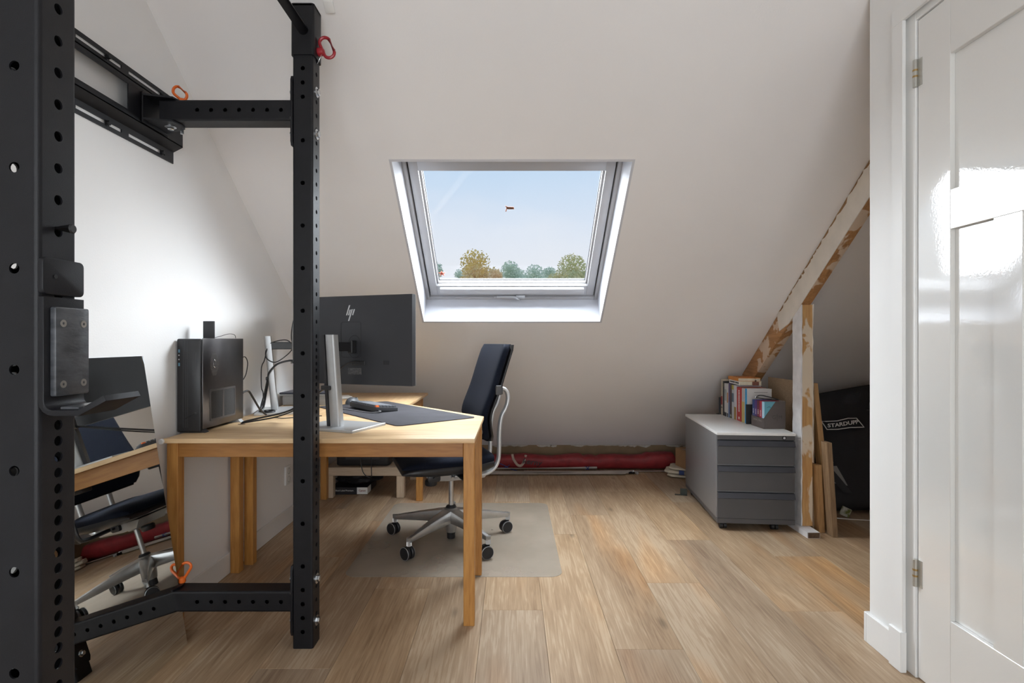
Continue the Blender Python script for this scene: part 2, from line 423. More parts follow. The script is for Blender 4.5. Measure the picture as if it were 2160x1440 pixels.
def oak():
    m = bpy.data.materials.new('oak_plank'); m.use_nodes = True
    t = m.node_tree; b = t.nodes['Principled BSDF']; L = t.links.new
    b.inputs['Roughness'].default_value = 0.45
    b.inputs['Specular IOR Level'].default_value = 0.3
    tc = t.nodes.new('ShaderNodeTexCoord'); oi = t.nodes.new('ShaderNodeObjectInfo')
    mu = t.nodes.new('ShaderNodeMath'); mu.operation = 'MULTIPLY'; mu.inputs[1].default_value = 91.0
    L(oi.outputs['Random'], mu.inputs[0])
    ad = t.nodes.new('ShaderNodeVectorMath'); ad.operation = 'ADD'
    L(tc.outputs['Object'], ad.inputs[0]); L(mu.outputs[0], ad.inputs[1])
    def noise(sx, sy, sc, det, dist):
        mp = t.nodes.new('ShaderNodeMapping'); mp.inputs['Scale'].default_value = (sx, sy, 1)
        n = t.nodes.new('ShaderNodeTexNoise'); n.inputs['Scale'].default_value = sc; n.inputs['Detail'].default_value = det; n.inputs['Distortion'].default_value = dist
        L(ad.outputs[0], mp.inputs[0]); L(mp.outputs[0], n.inputs['Vector']); return n.outputs['Fac']
    broad = noise(4.2, 0.8, 1.2, 3, 0.5)       # cloudy light and dark zones
    fine = noise(85.0, 3.0, 1.6, 7, 0.6)       # pores
    med = noise(11.0, 0.8, 2.2, 4, 1.2)        # cathedral figure
    warm = noise(3.0, 0.7, 1.2, 2, 0.4)
    sm_ = t.nodes.new('ShaderNodeMath'); sm_.operation = 'MULTIPLY'; sm_.inputs[1].default_value = 30.0
    L(med, sm_.inputs[0])
    sn = t.nodes.new('ShaderNodeMath'); sn.operation = 'SINE'; L(sm_.outputs[0], sn.inputs[0])
    def madd(a, k, c):
        n = t.nodes.new('ShaderNodeMath'); n.operation = 'MULTIPLY_ADD'; n.inputs[1].default_value = k
        L(a, n.inputs[0])
        if isinstance(c, float): n.inputs[2].default_value = c
        else: L(c, n.inputs[2])
        return n.outputs[0]
    v = madd(broad, 0.80, 0.14); v = madd(fine, 0.66, v); v = madd(sn.outputs[0], 0.05, v)
    r = t.nodes.new('ShaderNodeValToRGB')
    e = r.color_ramp.elements
    e[0].position = 0.55; e[0].color = (0.225, 0.140, 0.080, 1)
    e[1].position = 1.22; e[1].color = (0.47, 0.35, 0.235, 1)
    k = e.new(0.78); k.color = (0.345, 0.235, 0.144, 1)
    k = e.new(0.95); k.color = (0.415, 0.295, 0.188, 1)
    L(v, r.inputs[0])
    w2 = t.nodes.new('ShaderNodeValToRGB'); w2.color_ramp.elements[0].position = 0.55; w2.color_ramp.elements[1].position = 0.75
    L(warm, w2.inputs[0])
    mxw = t.nodes.new('ShaderNodeMixRGB'); mxw.blend_type = 'MULTIPLY'; mxw.inputs[2].default_value = (1.12, 0.93, 0.72, 1)
    L(w2.outputs[0], mxw.inputs[0]); L(r.outputs[0], mxw.inputs[1])
    # knots
    vo = t.nodes.new('ShaderNodeTexVoronoi'); vo.inputs['Scale'].default_value = 1.0
    mp = t.nodes.new('ShaderNodeMapping'); mp.inputs['Scale'].default_value = (5.0, 1.7, 1)
    L(ad.outputs[0], mp.inputs[0]); L(mp.outputs[0], vo.inputs['Vector'])
    kr = t.nodes.new('ShaderNodeValToRGB'); kr.color_ramp.elements[0].position = 0.03; kr.color_ramp.elements[0].color = (0.45, 0.45, 0.45, 1)
    kr.color_ramp.elements[1].position = 0.10; kr.color_ramp.elements[1].color = (1, 1, 1, 1)
    L(vo.outputs['Distance'], kr.inputs[0])
    mxk = t.nodes.new('ShaderNodeMixRGB'); mxk.blend_type = 'MULTIPLY'; mxk.inputs[0].default_value = 0.8
    L(mxw.outputs[0], mxk.inputs[1]); L(kr.outputs[0], mxk.inputs[2])
    hs = t.nodes.new('ShaderNodeHueSaturation')
    mr = t.nodes.new('ShaderNodeMapRange'); mr.inputs['To Min'].default_value = 0.88; mr.inputs['To Max'].default_value = 1.08
    L(oi.outputs['Random'], mr.inputs['Value']); L(mr.outputs[0], hs.inputs['Value']); L(mr.outputs[0], hs.inputs['Saturation']); L(mxk.outputs[0], hs.inputs['Color'])
    L(hs.outputs[0], b.inputs['Base Color'])
    bp = t.nodes.new('ShaderNodeBump'); bp.inputs['Strength'].default_value = 0.10; bp.inputs['Distance'].default_value = 0.003
    L(fine, bp.inputs['Height']); L(bp.outputs[0], b.inputs['Normal'])
    return m
M_oak = oak()
PW, X0, PL = 0.2445, -0.1196, 1.52
known = {0: 2.254, 2: 1.966, 3: 2.507, 5: 2.243, 6: 2.817, -4: 2.81, 1: 1.62, 4: 3.05, -1: 1.55, -2: 2.45, -3: 1.85, -5: 2.1}
k0 = math.floor((XL - X0) / PW); k1 = math.ceil((XR - X0) / PW)
for k in range(k0, k1):
    xa = max(X0 + k * PW, XL) + 0.0004; xb = min(X0 + (k + 1) * PW, XR) - 0.0004
    if xb - xa < 0.01: continue
    j = known.get(k, 1.4 + (k * 0.617 % 1.0) * PL)
    y = j - 4 * PL
    while y < YB:
        ya = max(y, YF) + 0.0004; yb = min(y + PL, YB) - 0.0004
        if yb - ya > 0.02:
            o = obj('plank', box(nb(), -(xb - xa) / 2, (xb - xa) / 2, -(yb - ya) / 2, (yb - ya) / 2, -0.006, 0, 0.0007), M_oak, floor, ((xa + xb) / 2, (ya + yb) / 2, 0), sm=0)
        y += PL

# walls: left gable wall follows the roof line
def yz_prism(poly, x0, x1):
    return prism(nb(), poly, x0, x1, Matrix(((0, 0, 1, 0), (1, 0, 0, 0), (0, 1, 0, 0), (0, 0, 0, 1))))
struct('wall_left', yz_prism([(YF, 0), (YB, 0), (YB, zs(YB)), (YC, ZC), (YF, ZC)], XL - 0.1, XL), M_wall, 'white painted gable wall')
struct('wall_outer', yz_prism([(1.95, 0), (YB, 0), (YB, zs(YB)), (1.95, zs(1.95))], XR, XR + 0.1), M_wall)
bm = box(nb(), XL, 1.41, YF - 0.1, YF, 0, 0.15); box(bm, XL, 1.41, YF - 0.1, YF, 2.25, ZC); box(bm, XL, -1.15, YF - 0.1, YF, 0.15, 2.25); box(bm, 1.15, 1.41, YF - 0.1, YF, 0.15, 2.25)
struct('wall_front', bm, M_wall)
struct('wall_light_stop', box(nb(), 1.41, XR, 1.93, 1.95, 0, zs(1.95)), M_wall)  # unseen wall added to keep the light inside
struct('ceiling', box(nb(), XL - 0.1, 1.41, YF - 0.1, YC, ZC, ZC + 0.1), M_wall)
# low knee strip under the slope with ragged plaster edge
M_knee = mat('bare_knee_board', (0.23, 0.155, 0.085), 0.8, vary=0.3, vscale=5)
knee = struct('wall_back', box(nb(), XL, XR, YB, YB + 0.1, 0, zs(YB)), M_knee, 'bare brown board along the foot of the roof slope')
bm = nb(); random.seed(3)
x = XL + 0.02
while x < 2.6:
    w_ = random.uniform(0.05, 0.22); hh = random.uniform(0.008, 0.03)
    if random.random() < 0.75:
        n = 6; top = [(x + w_ * i / n, zs(YB) - 0.002) for i in range(n + 1)]
        bot = [(x + w_ * i / n, zs(YB) - 0.002 - hh * random.uniform(0.35, 1) * math.sin(PI * (i + 0.6) / (n + 1.2))) for i in range(n, -1, -1)]
        prism(bm, top + bot, 0, 0.004, Matrix(((1, 0, 0, 0), (0, 0, 1, YB - 0.004), (0, 1, 0, 0), (0, 0, 0, 1))))
    x += w_ * 0.9
obj('plaster_edge', bm, mat('rough_plaster', (0.5, 0.46, 0.41), 0.9, vary=0.25, vscale=40, bump=0.4, bscale=90), knee, sm=0)

# roof slope with the skylight opening: u = x, s = up the slope, d = out through the roof
S0 = Vector((0, 3.525, zs(3.525))); UP = Vector((0, -CS, SN)); OUT = Vector((0, SN, CS))
def P(u, s, d): return Vector((u, 0, 0)) + S0 + UP * s + OUT * d
WU, WS, WD = 0.575, 1.205, 0.262
sb = -(YB - 3.525) / CS; st = (3.525 - YC) / CS
bm = nb()
us = [XL - 0.1, -WU, WU, XR + 0.1]; ss = [sb - 0.05, 0, WS, st]
for d in (0, WD):
    for i in range(3):
        for k in range(3):
            if i == 1 and k == 1: continue
            f = [bm.verts.new(P(u, s, d)) for u, s in ((us[i], ss[k]), (us[i + 1], ss[k]), (us[i + 1], ss[k + 1]), (us[i], ss[k + 1]))]
            bm.faces.new(f)
loop = [(us[0], ss[0]), (us[3], ss[0]), (us[3], ss[3]), (us[0], ss[3])]
for i in range(4):
    a, b = loop[i], loop[(i + 1) % 4]
    bm.faces.new([bm.verts.new(P(*q)) for q in ((*a, 0), (*b, 0), (*b, WD), (*a, WD))])
bmesh.ops.remove_doubles(bm, verts=bm.verts, dist=1e-5)
bmesh.ops.recalc_face_normals(bm, faces=bm.faces)
slope = struct('wall_slope', bm, M_slope, 'sloping white roof lining', sm=0)
# white lining boards of the opening
def slab(bm, u0, u1, s0, s1, d0, d1, bev=0.0):
    M = Matrix(((1, 0, 0, S0.x), (0, UP.y, OUT.y, S0.y), (0, UP.z, OUT.z, S0.z), (0, 0, 0, 1)))
    return box(bm, u0, u1, s0, s1, d0, d1, bev, 2, M)
bm = nb(); lt = 0.012
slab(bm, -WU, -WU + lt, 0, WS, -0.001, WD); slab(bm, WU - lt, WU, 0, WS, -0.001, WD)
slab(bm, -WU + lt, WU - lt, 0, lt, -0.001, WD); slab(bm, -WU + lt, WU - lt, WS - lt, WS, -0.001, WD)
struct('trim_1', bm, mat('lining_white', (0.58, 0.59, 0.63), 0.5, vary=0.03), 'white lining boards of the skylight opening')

win = thing('window_1', None, None, P(0, 0, 0.20)); win['kind'] = 'structure'; win['label'] = 'white framed pivoting skylight'
def wring(bm, iu, il, ih, ou, ol, oh, d0, d1, bev=0.002):
    slab(bm, -ou, -iu, ol, oh, d0, d1, bev); slab(bm, iu, ou, ol, oh, d0, d1, bev)
    slab(bm, -iu, iu, ol, il, d0, d1, bev); slab(bm, -iu, iu, ih, oh, d0, d1, bev); return bm
iw = WU - lt
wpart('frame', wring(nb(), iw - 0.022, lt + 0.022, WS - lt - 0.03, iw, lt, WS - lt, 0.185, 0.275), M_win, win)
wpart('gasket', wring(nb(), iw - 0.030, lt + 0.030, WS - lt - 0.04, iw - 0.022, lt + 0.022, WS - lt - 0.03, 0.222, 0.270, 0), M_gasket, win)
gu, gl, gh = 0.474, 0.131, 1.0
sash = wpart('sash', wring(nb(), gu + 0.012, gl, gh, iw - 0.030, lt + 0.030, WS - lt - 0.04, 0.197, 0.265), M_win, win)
wpart('glazing_bead', wring(nb(), gu, gl + 0.004, gh - 0.002, gu + 0.012, gl, gh, 0.222, 0.260, 0.001), M_win, win, sash)
wpart('seal', wring(nb(), gu - 0.003, gl + 0.007, gh - 0.004, gu, gl + 0.004, gh - 0.002, 0.246, 0.259, 0), M_gasket, win, sash)
wpart('ventilation_flap', slab(nb(), -gu + 0.01, gu - 0.01, gl - 0.055, gl - 0.006, 0.172, 0.196, 0.004), M_win, win, sash)
g = bpy.data.materials.new('window_glass'); g.use_nodes = True
t = g.node_tree; t.nodes.clear(); L = t.links.new
go = t.nodes.new('ShaderNodeOutputMaterial'); tr = t.nodes.new('ShaderNodeBsdfTransparent'); gs = t.nodes.new('ShaderNodeBsdfGlossy'); gs.inputs['Roughness'].default_value = 0.02
fr = t.nodes.new('ShaderNodeFresnel'); fr.inputs['IOR'].default_value = 1.35
m1 = t.nodes.new('ShaderNodeMixShader'); L(fr.outputs[0], m1.inputs[0]); L(tr.outputs[0], m1.inputs[1]); L(gs.outputs[0], m1.inputs[2])
tr.inputs[0].default_value = (0.97, 0.98, 0.985, 1)
L(m1.outputs[0], go.inputs[0])
bm = nb(); bm.faces.new([bm.verts.new(P(u, s, 0.250)) for u, s in ((-gu, gl), (gu, gl), (gu, gh), (-gu, gh))])
wpart('pane', bm, g, win, sash, sm=0)
# lever handle on the bottom rail
bm = nb()
lv = [P(-0.115, 0.058, 0.168), P(0.0, 0.058, 0.168), P(0.022, 0.052, 0.168), P(0.036, 0.036, 0.170), P(0.05, 0.026, 0.174)]
tube(bm, smooth(lv, 5), 0.0085, 8, flat=0.8)
slab(bm, 0.025, 0.085, 0.038, 0.066, 0.170, 0.197, 0.004)
wpart('handle', bm, mat('handle_grey', (0.55, 0.57, 0.60), 0.35, metal=0.4, vary=0.05), win, sash)

# small white junction cover on the slope
bm = nb()
pc = Vector((-0.683, 2.02, 0)); sc_ = (3.525 - 2.035) / CS
slab(bm, -0.695, -0.660, sc_ - 0.03, sc_ + 0.015, -0.012, 0.0, 0.003)
wthing('junction_cover', bm, M_trimw, P(-0.68, sc_, 0), 'small white junction cover on the slope above the rack post', 'cover plate')

# baseboards
bl = struct('baseboard_left', box(nb(), XL, XL + 0.010, YF, YB, 0, 0.098, 0.002), M_trimw, 'low white skirting along the gable wall')
# partition with door on the right
XP = 1.31
def strip(y0, y1, z0, z1, x0=XP, x1=1.41): return box(nb(), x0, x1, y0, y1, z0, z1)
bm = yz_prism([(1.845, 0), (2.013, 0), (2.013, zs(2.013)), (YC, ZC), (1.845, ZC)], XP, 1.41)
box(bm, XP, 1.41, 0.86, 1.845, 2.185, ZC); box(bm, XP, 1.41, YF, 0.86, 0, ZC)
struct('wall_right', bm, M_trimw, 'white partition wall with the door')
bm = box(nb(), XP - 0.014, XP, 1.882, 2.013, 0, 0.108, 0.002)
box(bm, XP - 0.014, 1.41, 2.013, 2.027, 0, 0.108, 0.002)
box(bm, XP - 0.014, XP, YF, 0.826, 0, 0.108, 0.002)
struct('baseboard_right', bm, M_trimw, 'white skirting around the partition end')
fr_ = thing('trim_2', None, None, (XP, 1.84, 0)); fr_['kind'] = 'structure'; fr_['label'] = 'white door frame and architrave'
def arch(y0, y1, z0, z1, d): return box(nb(), XP - d, XP, y0, y1, z0, z1, 0.0015)
for (y0, y1) in ((1.828, 1.882), (0.826, 0.880)):
    wpart('architrave', arch(y0, y1, 0.0, 2.168, 0.012), M_trimw, fr_)
    wpart('plinth_block', box(nb(), XP - 0.021, XP, y0 - 0.004, y1 + 0.002, 0, 0.135, 0.002), M_trimw, fr_)
wpart('architrave', arch(0.826, 1.882, 2.168, 2.222, 0.012), M_trimw, fr_)
for (y0, y1) in ((1.799, 1.845), (0.86, 0.909)):
    wpart('jamb', box(nb(), XP + 0.010, 1.41, y0, y1, 0, 2.185, 0.002), M_trimw, fr_)
wpart('jamb', box(nb(), XP + 0.010, 1.41, 0.909, 1.799, 2.150, 2.185, 0.002), M_trimw, fr_)
# door leaf: stiles, rails, sunk panels
door = thing('door_1', None, None, (1.325, 1.795, 0.006)); door['kind'] = 'structure'; door['label'] = 'glossy white panelled door'
XD, TD = 1.325, 0.04
Y1, Y0 = 1.794, 0.912
pan = []
def dpart(name, y0, y1, z0, z1, x0=XD, x1=XD + TD, bev=0.0012): return wpart(name, box(nb(), x0, x1, y0, y1, z0, z1, bev), M_lac, door)
ysp = [(1.6625, 1.514), (1.427, 1.279), (1.192, 1.044)]
dpart('stile', 1.6625, Y1, 0.006, 2.146); dpart('stile', Y0, 1.044, 0.006, 2.146)
dpart('rail', 1.044, 1.6625, 1.971, 2.146); dpart('rail', 1.044, 1.6625, 1.440, 1.559); dpart('rail', 1.044, 1.6625, 0.006, 0.255)
dpart('muntin', 1.427, 1.514, 0.255, 1.440); dpart('muntin', 1.192, 1.279, 0.255, 1.440)
for a, b in ysp: dpart('panel', b, a, 0.255, 1.440, XD + 0.0145, XD + 0.026)
dpart('panel', 1.044, 1.6625, 1.559, 1.971, XD + 0.0145, XD + 0.026)
M_hinge = mat('hinge_steel', (0.55, 0.54, 0.50), 0.35, metal=0.7, vary=0.15)
M_brass = mat('brass_ring', (0.45, 0.30, 0.12), 0.4, metal=0.7, vary=0.2)
for zc in (1.975, 0.345):
    hp = wpart('hinge', lathe(nb(), [(0.0065, -0.045), (0.0075, -0.044), (0.0075, 0.044), (0.0065, 0.045)], 12, Matrix.Translation((XD - 0.006, 1.7985, zc))), M_hinge, door)
    for dz in (-0.010, 0.010): wpart('bearing_ring', lathe(nb(), [(0.0080, -0.003), (0.0080, 0.003)], 12, Matrix.Translation((XD - 0.006, 1.7985, zc + dz))), M_brass, door, hp)
    wpart('hinge_leaf', box(nb(), XD - 0.0015, XD, 1.775, 1.794, zc - 0.044, zc + 0.044), M_hinge, door, hp)

# ---------------------------------------------------------------- exposed roof timbers
def painted(name, wood_l, wood_d, paint, axis, amount, sc=9.0, strx=(1, 1, 1)):
    m = wood(name, wood_l, wood_d, axis, 0.65, 1.2, rnd=False)
    t = m.node_tree; b = t.nodes['Principled BSDF']; src = b.inputs['Base Color'].links[0].from_socket
    tc = t.nodes.new('ShaderNodeTexCoord'); mp = t.nodes.new('ShaderNodeMapping'); mp.inputs['Scale'].default_value = strx
    n = t.nodes.new('ShaderNodeTexNoise'); n.inputs['Scale'].default_value = sc; n.inputs['Detail'].default_value = 4; n.inputs['Distortion'].default_value = 0.4
    t.links.new(tc.outputs['Object'], mp.inputs[0]); t.links.new(mp.outputs[0], n.inputs['Vector'])
    r = t.nodes.new('ShaderNodeValToRGB'); r.color_ramp.elements[0].position = amount; r.color_ramp.elements[1].position = amount + 0.025
    t.links.new(n.outputs['Fac'], r.inputs[0])
    mx = t.nodes.new('ShaderNodeMixRGB'); mx.inputs[2].default_value = (*paint, 1)
    t.links.new(r.outputs[0], mx.inputs[0]); t.links.new(src, mx.inputs[1]); t.links.new(mx.outputs[0], b.inputs['Base Color'])
    return m
M_bare = painted('bare_underside', (0.48, 0.25, 0.10), (0.30, 0.145, 0.055), (0.66, 0.53, 0.41), 'Y', 0.52, 7.0, (1, 1, 1))
M_post = painted('flaking_post', (0.62, 0.37, 0.15), (0.50, 0.265, 0.095), (0.74, 0.63, 0.49), 'Z', 0.50, 5.0, (1.2, 1.2, 0.8))
M_oldp = mat('old_cream_paint', (0.80, 0.745, 0.67), 0.7, vary=0.12, vscale=9, bump=0.1, bscale=60)
M_oldw = mat('old_white_paint', (0.84, 0.83, 0.84), 0.6, vary=0.18, vscale=16, bump=0.2, bscale=50)
bx0, bx1 = 1.668, 1.733
beam = thing('roof_rafter', 'bare and cream painted rafter running down the roof slope', 'beam', (1.70, 4.2, 0.55))
def rbar(x0, x1, s0, s1, d0, d1, bev=0.003):
    bm = nb(); slab(bm, x0, x1, s0, s1, d0, d1, bev); return bm
sA = (3.525 - 4.45) / CS; sB = (3.525 - 1.965) / CS; sM = (3.525 - 3.415) / CS
wpart('rafter', rbar(bx0 + 0.004, bx1 - 0.002, sA, sB, -0.132, -0.002), M_bare, beam)
# painted board on the side facing the room stops above the books in a slanted break
bm = nb(); s_ = bmesh.new()
pts = [(sM - 0.06, -0.001), (sB, -0.001), (sB, -0.136), (sM + 0.02, -0.136), (sM - 0.10, -0.10)]
MX = Matrix(((0, 0, 1, 0), (UP.y, OUT.y, 0, S0.y), (UP.z, OUT.z, 0, S0.z), (0, 0, 0, 1)))
prism(bm, pts, bx0, bx0 + 0.004, MX)
wpart('painted_side', bm, M_oldp, beam, sm=0)
# crack of bare wood along the joint with the roof lining
bm = nb(); random.seed(11); s_ = sM - 0.03
while s_ < sB - 0.1:
    l_ = random.uniform(0.03, 0.12); w_ = random.uniform(0.006, 0.018)
    prism(bm, [(s_, -0.002), (s_ + l_ * 0.5, -0.004), (s_ + l_, -0.002), (s_ + l_ * 0.8, -0.002 - w_), (s_ + l_ * 0.3, -0.002 - w_ * 0.8)], bx0 - 0.0012, bx0, MX)
    s_ += l_ * random.uniform(0.85, 1.15)
wpart('bare_crack', bm, mat('crack_wood', (0.34, 0.20, 0.09), 0.8, vary=0.3, vscale=40), beam, sm=0)
post = thing('timber_post', 'flaking upright timber post standing on a sole plate under the rafter', 'post', (1.705, 3.2, 0))
zt = zs(3.2) - 0.170
def rough_box(x0, x1, y0, y1, z0, z1, nz, amp, seed, topf=None):
    rnd = random.Random(seed); bm = nb(); rings = []
    for i in range(nz + 1):
        f = i / nz; rr = []
        for (xx, yy) in ((x0, y0), (x1, y0), (x1, y1), (x0, y1)):
            zz = z0 + (z1 - z0) * f
            if topf and i == nz: zz = topf(yy)
            rr.append(bm.verts.new((xx + rnd.uniform(-amp, amp), yy + rnd.uniform(-amp, amp), zz)))
        rings.append(rr)
    for i in range(nz):
        for k in range(4): bm.faces.new((rings[i][k], rings[i][(k + 1) % 4], rings[i + 1][(k + 1) % 4], rings[i + 1][k]))
    bm.faces.new(rings[0][::-1]); bm.faces.new(rings[-1]); return bm
tf = lambda y: zs(y) - 0.1685
wpart('core', rough_box(1.680, 1.738, 3.182, 3.272, 0.034, 1.3, 20, 0.0012, 4, tf), M_post, post, sm=0)
wpart('white_side', rough_box(1.672, 1.6785, 3.180, 3.276, 0.034, 1.3, 30, 0.0016, 5, tf), M_oldw, post, sm=0)
wpart('torn_edge', rough_box(1.7395, 1.7415, 3.178, 3.200, 0.40, 1.3, 22, 0.0022, 6, tf), M_oldp, post, sm=0)
wpart('sole_plate', rough_box(1.652, 1.722, 3.075, 3.33, 0.0, 0.033, 1, 0.0015, 7), M_oldw, post, sm=0)
wpart('end_grain', box(nb(), 1.655, 1.719, 3.0715, 3.074, 0.002, 0.031), mat('end_grain', (0.16, 0.10, 0.065), 0.9, vary=0.4, vscale=60), post, sm=0)

# ================================================================== wall rack
def hexbolt(bm, p, d, r=0.012, h=0.012, washer=0.019):
    M = aim(p, d)
    lathe(bm, [(washer, 0), (washer, 0.0025)], 20, M)
    lathe(bm, [(r, 0.0025), (r, h - 0.002), (r * 0.85, h)], 6, M)
    return bm
UXc = -0.7495; UW = 0.073
rack = thing('wall_rack', 'black steel wall-mounted squat rack with perforated posts and pull-up bar', 'gym rack', (UXc, 1.4, 0))
side_z = [0.06 + 0.05 * i for i in range(11)] + [0.594 + 0.025 * i for i in range(22)] + [1.172 + 0.05 * i for i in range(22)]
front_z = [0.06, 0.11, 0.16, 0.21] + [0.295 + 0.1525 * i for i in range(11)] + [1.976, 2.027, 2.078]
YU = (0.8645, 2.0055)
HT = 2.27
sheets = []
for i, yc in enumerate(YU):
    bm = nb(); square_tube(bm, Matrix.Translation((UXc, yc, 0)), UW, HT, side_z, front_z)
    up = wpart('upright', bm, M_black, rack)
    # bolts of the cross members: washers and hex heads on the room side, nuts on the far side
    for z in (2.008, 1.855, 0.237, 0.085):
        wpart('bolt', hexbolt(nb(), Vector((UXc + UW / 2, yc, z)), (1, 0, 0)), M_zinc, rack, up)
        wpart('nut', hexbolt(nb(), Vector((UXc - UW / 2 - 0.008, yc, z)), (-1, 0, 0), 0.009, 0.014, 0.012), M_zinc, rack, up)
    for z0 in (1.89, 0.130):
        bm = nb(); M = Matrix.Translation((-1.262, yc, z0 + 0.0385)) @ Matrix.Rotation(R(90), 4, 'Y')
        Lc = (UXc - UW / 2 - 0.008) + 1.262
        square_tube(bm, M, 0.075, Lc, [], [0.135 + 0.05 * k for k in range(7)], 0.0075)
        cm = wpart('crossmember', bm, M_black, rack)
        zc = z0 + 0.0385
        bm = nb(); prism(bm, [(-0.125, -0.03), (-0.11, -0.0365), (0.11, -0.0365), (0.125, -0.03), (0.125, 0.03), (0.11, 0.0365), (-0.11, 0.0365), (-0.125, 0.03)], 0, 0.008, Matrix(((0, 0, 1, UXc - UW / 2 - 0.008), (0, 1, 0, yc), (1, 0, 0, zc), (0, 0, 0, 1))))
        wpart('flange', bm, M_black, rack, cm)
        # clevis bracket on the wall side: two horizontal ears and a back plate
        bm = nb()
        for zz in (zc + 0.039, zc - 0.045):
            prism(bm, [(-1.300, yc - 0.07), (-1.300, yc + 0.07), (-1.21, yc + 0.03), (-1.20, yc), (-1.21, yc - 0.045)], zz, zz + 0.006)
        box(bm, -1.306, -1.300, yc - 0.07, yc + 0.075, zc - 0.055, zc + 0.055, 0.002)
        wpart('clevis', bm, M_black, rack, cm)
        bm = nb(); tube(bm, [(-1.245, yc, zc - 0.055), (-1.245, yc, zc + 0.055)], 0.008, 10)
        hexbolt(bm, Vector((-1.245, yc, zc - 0.045)), (0, 0, -1)); wpart('pivot_bolt', bm, M_zinc, rack, cm)
        bm = nb(); tube(bm, [(-1.215, yc + 0.02, zc - 0.065), (-1.215, yc + 0.02, zc + 0.045)], 0.006, 10); wpart('pin_tip', bm, M_zinc, rack, cm)
# hat section stringers on the wall, with slots and windows
def stringer(zc, y0, y1):
    bm = nb(); t_ = 0.004; xw = XL + 0.001; xf = XL + 0.042
    # flanges against the wall: rails above and below a row of slots
    slots = []
    y = y1 - 0.055
    while y - 0.22 > y0: slots.append((y - 0.20, y)); y -= 0.235
    for sg in (1, -1):
        za, zb, zs_ = 0.085, 0.130, 0.110
        for (a, b) in ((za, zs_ - 0.006), (zs_ + 0.006, zb)):
            lo, hi = sorted((zc + sg * a, zc + sg * b)); box(bm, xw, xw + t_, y0, y1, lo, hi)
        ends = [y0] + [v for s2 in sorted(slots) for v in s2] + [y1]
        for q in range(0, len(ends), 2):
            lo, hi = sorted((zc + sg * (zs_ - 0.006), zc + sg * (zs_ + 0.006))); box(bm, xw, xw + t_, ends[q], ends[q + 1], lo, hi)
        # sloping web
        prism(bm, [(xw, zc + sg * 0.087), (xf, zc + sg * 0.066), (xf, zc + sg * 0.062), (xw, zc + sg * 0.081)] if sg > 0 else [(xw, zc - 0.081), (xf, zc - 0.062), (xf, zc - 0.066), (xw, zc - 0.087)], -y1, -y0, Matrix(((1, 0, 0, 0), (0, 0, -1, 0), (0, 1, 0, 0), (0, 0, 0, 1))))
    # raised middle with large rectangular windows
    for (a, b) in ((0.044, 0.066), (-0.066, -0.044)): box(bm, xf - t_, xf, y0, y1, zc + a, zc + b)
    for (a, b) in ((1.875, y1), (1.38, 1.50), (y0, 1.0)): box(bm, xf - t_, xf, a, b, zc - 0.045, zc + 0.045)
    so = wpart('stringer', bm, M_black, rack)
    for yy in [y1 - 0.075] + [s2[0] + 0.13 for s2 in slots[1:]]:
        for sg in (1, -1): wpart('wall_bolt', hexbolt(nb(), Vector((xw + t_, yy, zc + sg * 0.110)), (1, 0, 0), 0.008, 0.012, 0.011), M_dkbolt, rack, so)
    return so
stringer(1.935, 0.72, 2.185)
stringer(0.165, 0.72, 1.99)
# pull-up bar between two sleeves that cap the posts
for yc in YU:
    bm = nb(); ring(bm, rrect(0.083, 0.083, 0.010, 4), rrect(0.0745, 0.0745, 0.007, 4), 2.125, 2.305, Matrix.Translation((UXc, yc, 0)))
    prism(bm, rrect(0.083, 0.083, 0.010, 4), 2.3005, 2.309, Matrix.Translation((UXc, yc, 0)))
    sl = wpart('sleeve', bm, M_black, rack)
bm = nb(); tube(bm, [(UXc + 0.004, 0.906, 2.212), (UXc + 0.004, 1.9635, 2.212)], 0.0175, 20)
wpart('pull_up_bar', bm, M_black, rack)
# locking pins
def loop_pin(name, m, base, d, out, size, label, shaft=0.09):
    """cast loop handle: base on the steel face, d along the shaft (away from the steel), out = long direction of the loop"""
    d = Vector(d).normalized(); out = Vector(out).normalized(); base = Vector(base)
    bm = nb()
    lathe(bm, [(size * 0.30, 0), (size * 0.34, size * 0.1), (size * 0.30, size * 0.45), (size * 0.14, size * 0.55)], 14, aim(base, d))
    pts = []
    e1 = (d - out * d.dot(out)).normalized(); c = base + d * size * 0.85 + out * size * 0.30
    for k in range(24):
        a = 2 * PI * k / 24
        ex = math.cos(a) * size * 0.42; ey = math.sin(a) * size * 0.42 + (size * 0.42 if math.sin(a) > 0 else -size * 0.42)
        pts.append(c + e1 * ex + out * ey)
    tube(bm, pts, size * 0.13, 8, closed=True)
    o = wthing(name, bm, m, base, label, 'pin')
    b2 = nb(); tube(b2, [Vector((0, 0, 0)), -d * shaft], size * 0.17, 10); obj('shaft', b2, M_zinc, o)
    return o
rp_ = loop_pin('locking_pin', M_red, (UXc + 0.0415, 2.005, 2.154), (1, 0, 0.1), (-0.4, 0, 0.92), 0.046, 'red loop handled locking pin in the sleeve at the post top')
bm = nb(); tube(bm, smooth([(0.018, -0.01, -0.012), (0.012, -0.012, -0.028), (0.001, -0.006, -0.045)], 5), 0.0008, 5); obj('tether', bm, M_zinc, rp_)
loop_pin('locking_pin', M_orange, (-1.215, 2.0255, 1.936 + 0.038), (0, 0, 1), (-0.75, 0.1, 0.65), 0.038, 'orange loop handled pin in the upper wall bracket of the rack', 0.06)
loop_pin('locking_pin', M_orange, (-1.215, 2.0255, 0.2135), (0, 0, 1), (0.5, 0.1, 0.85), 0.038, 'orange loop handled pin in the lower wall bracket beside the mirror', 0.05)

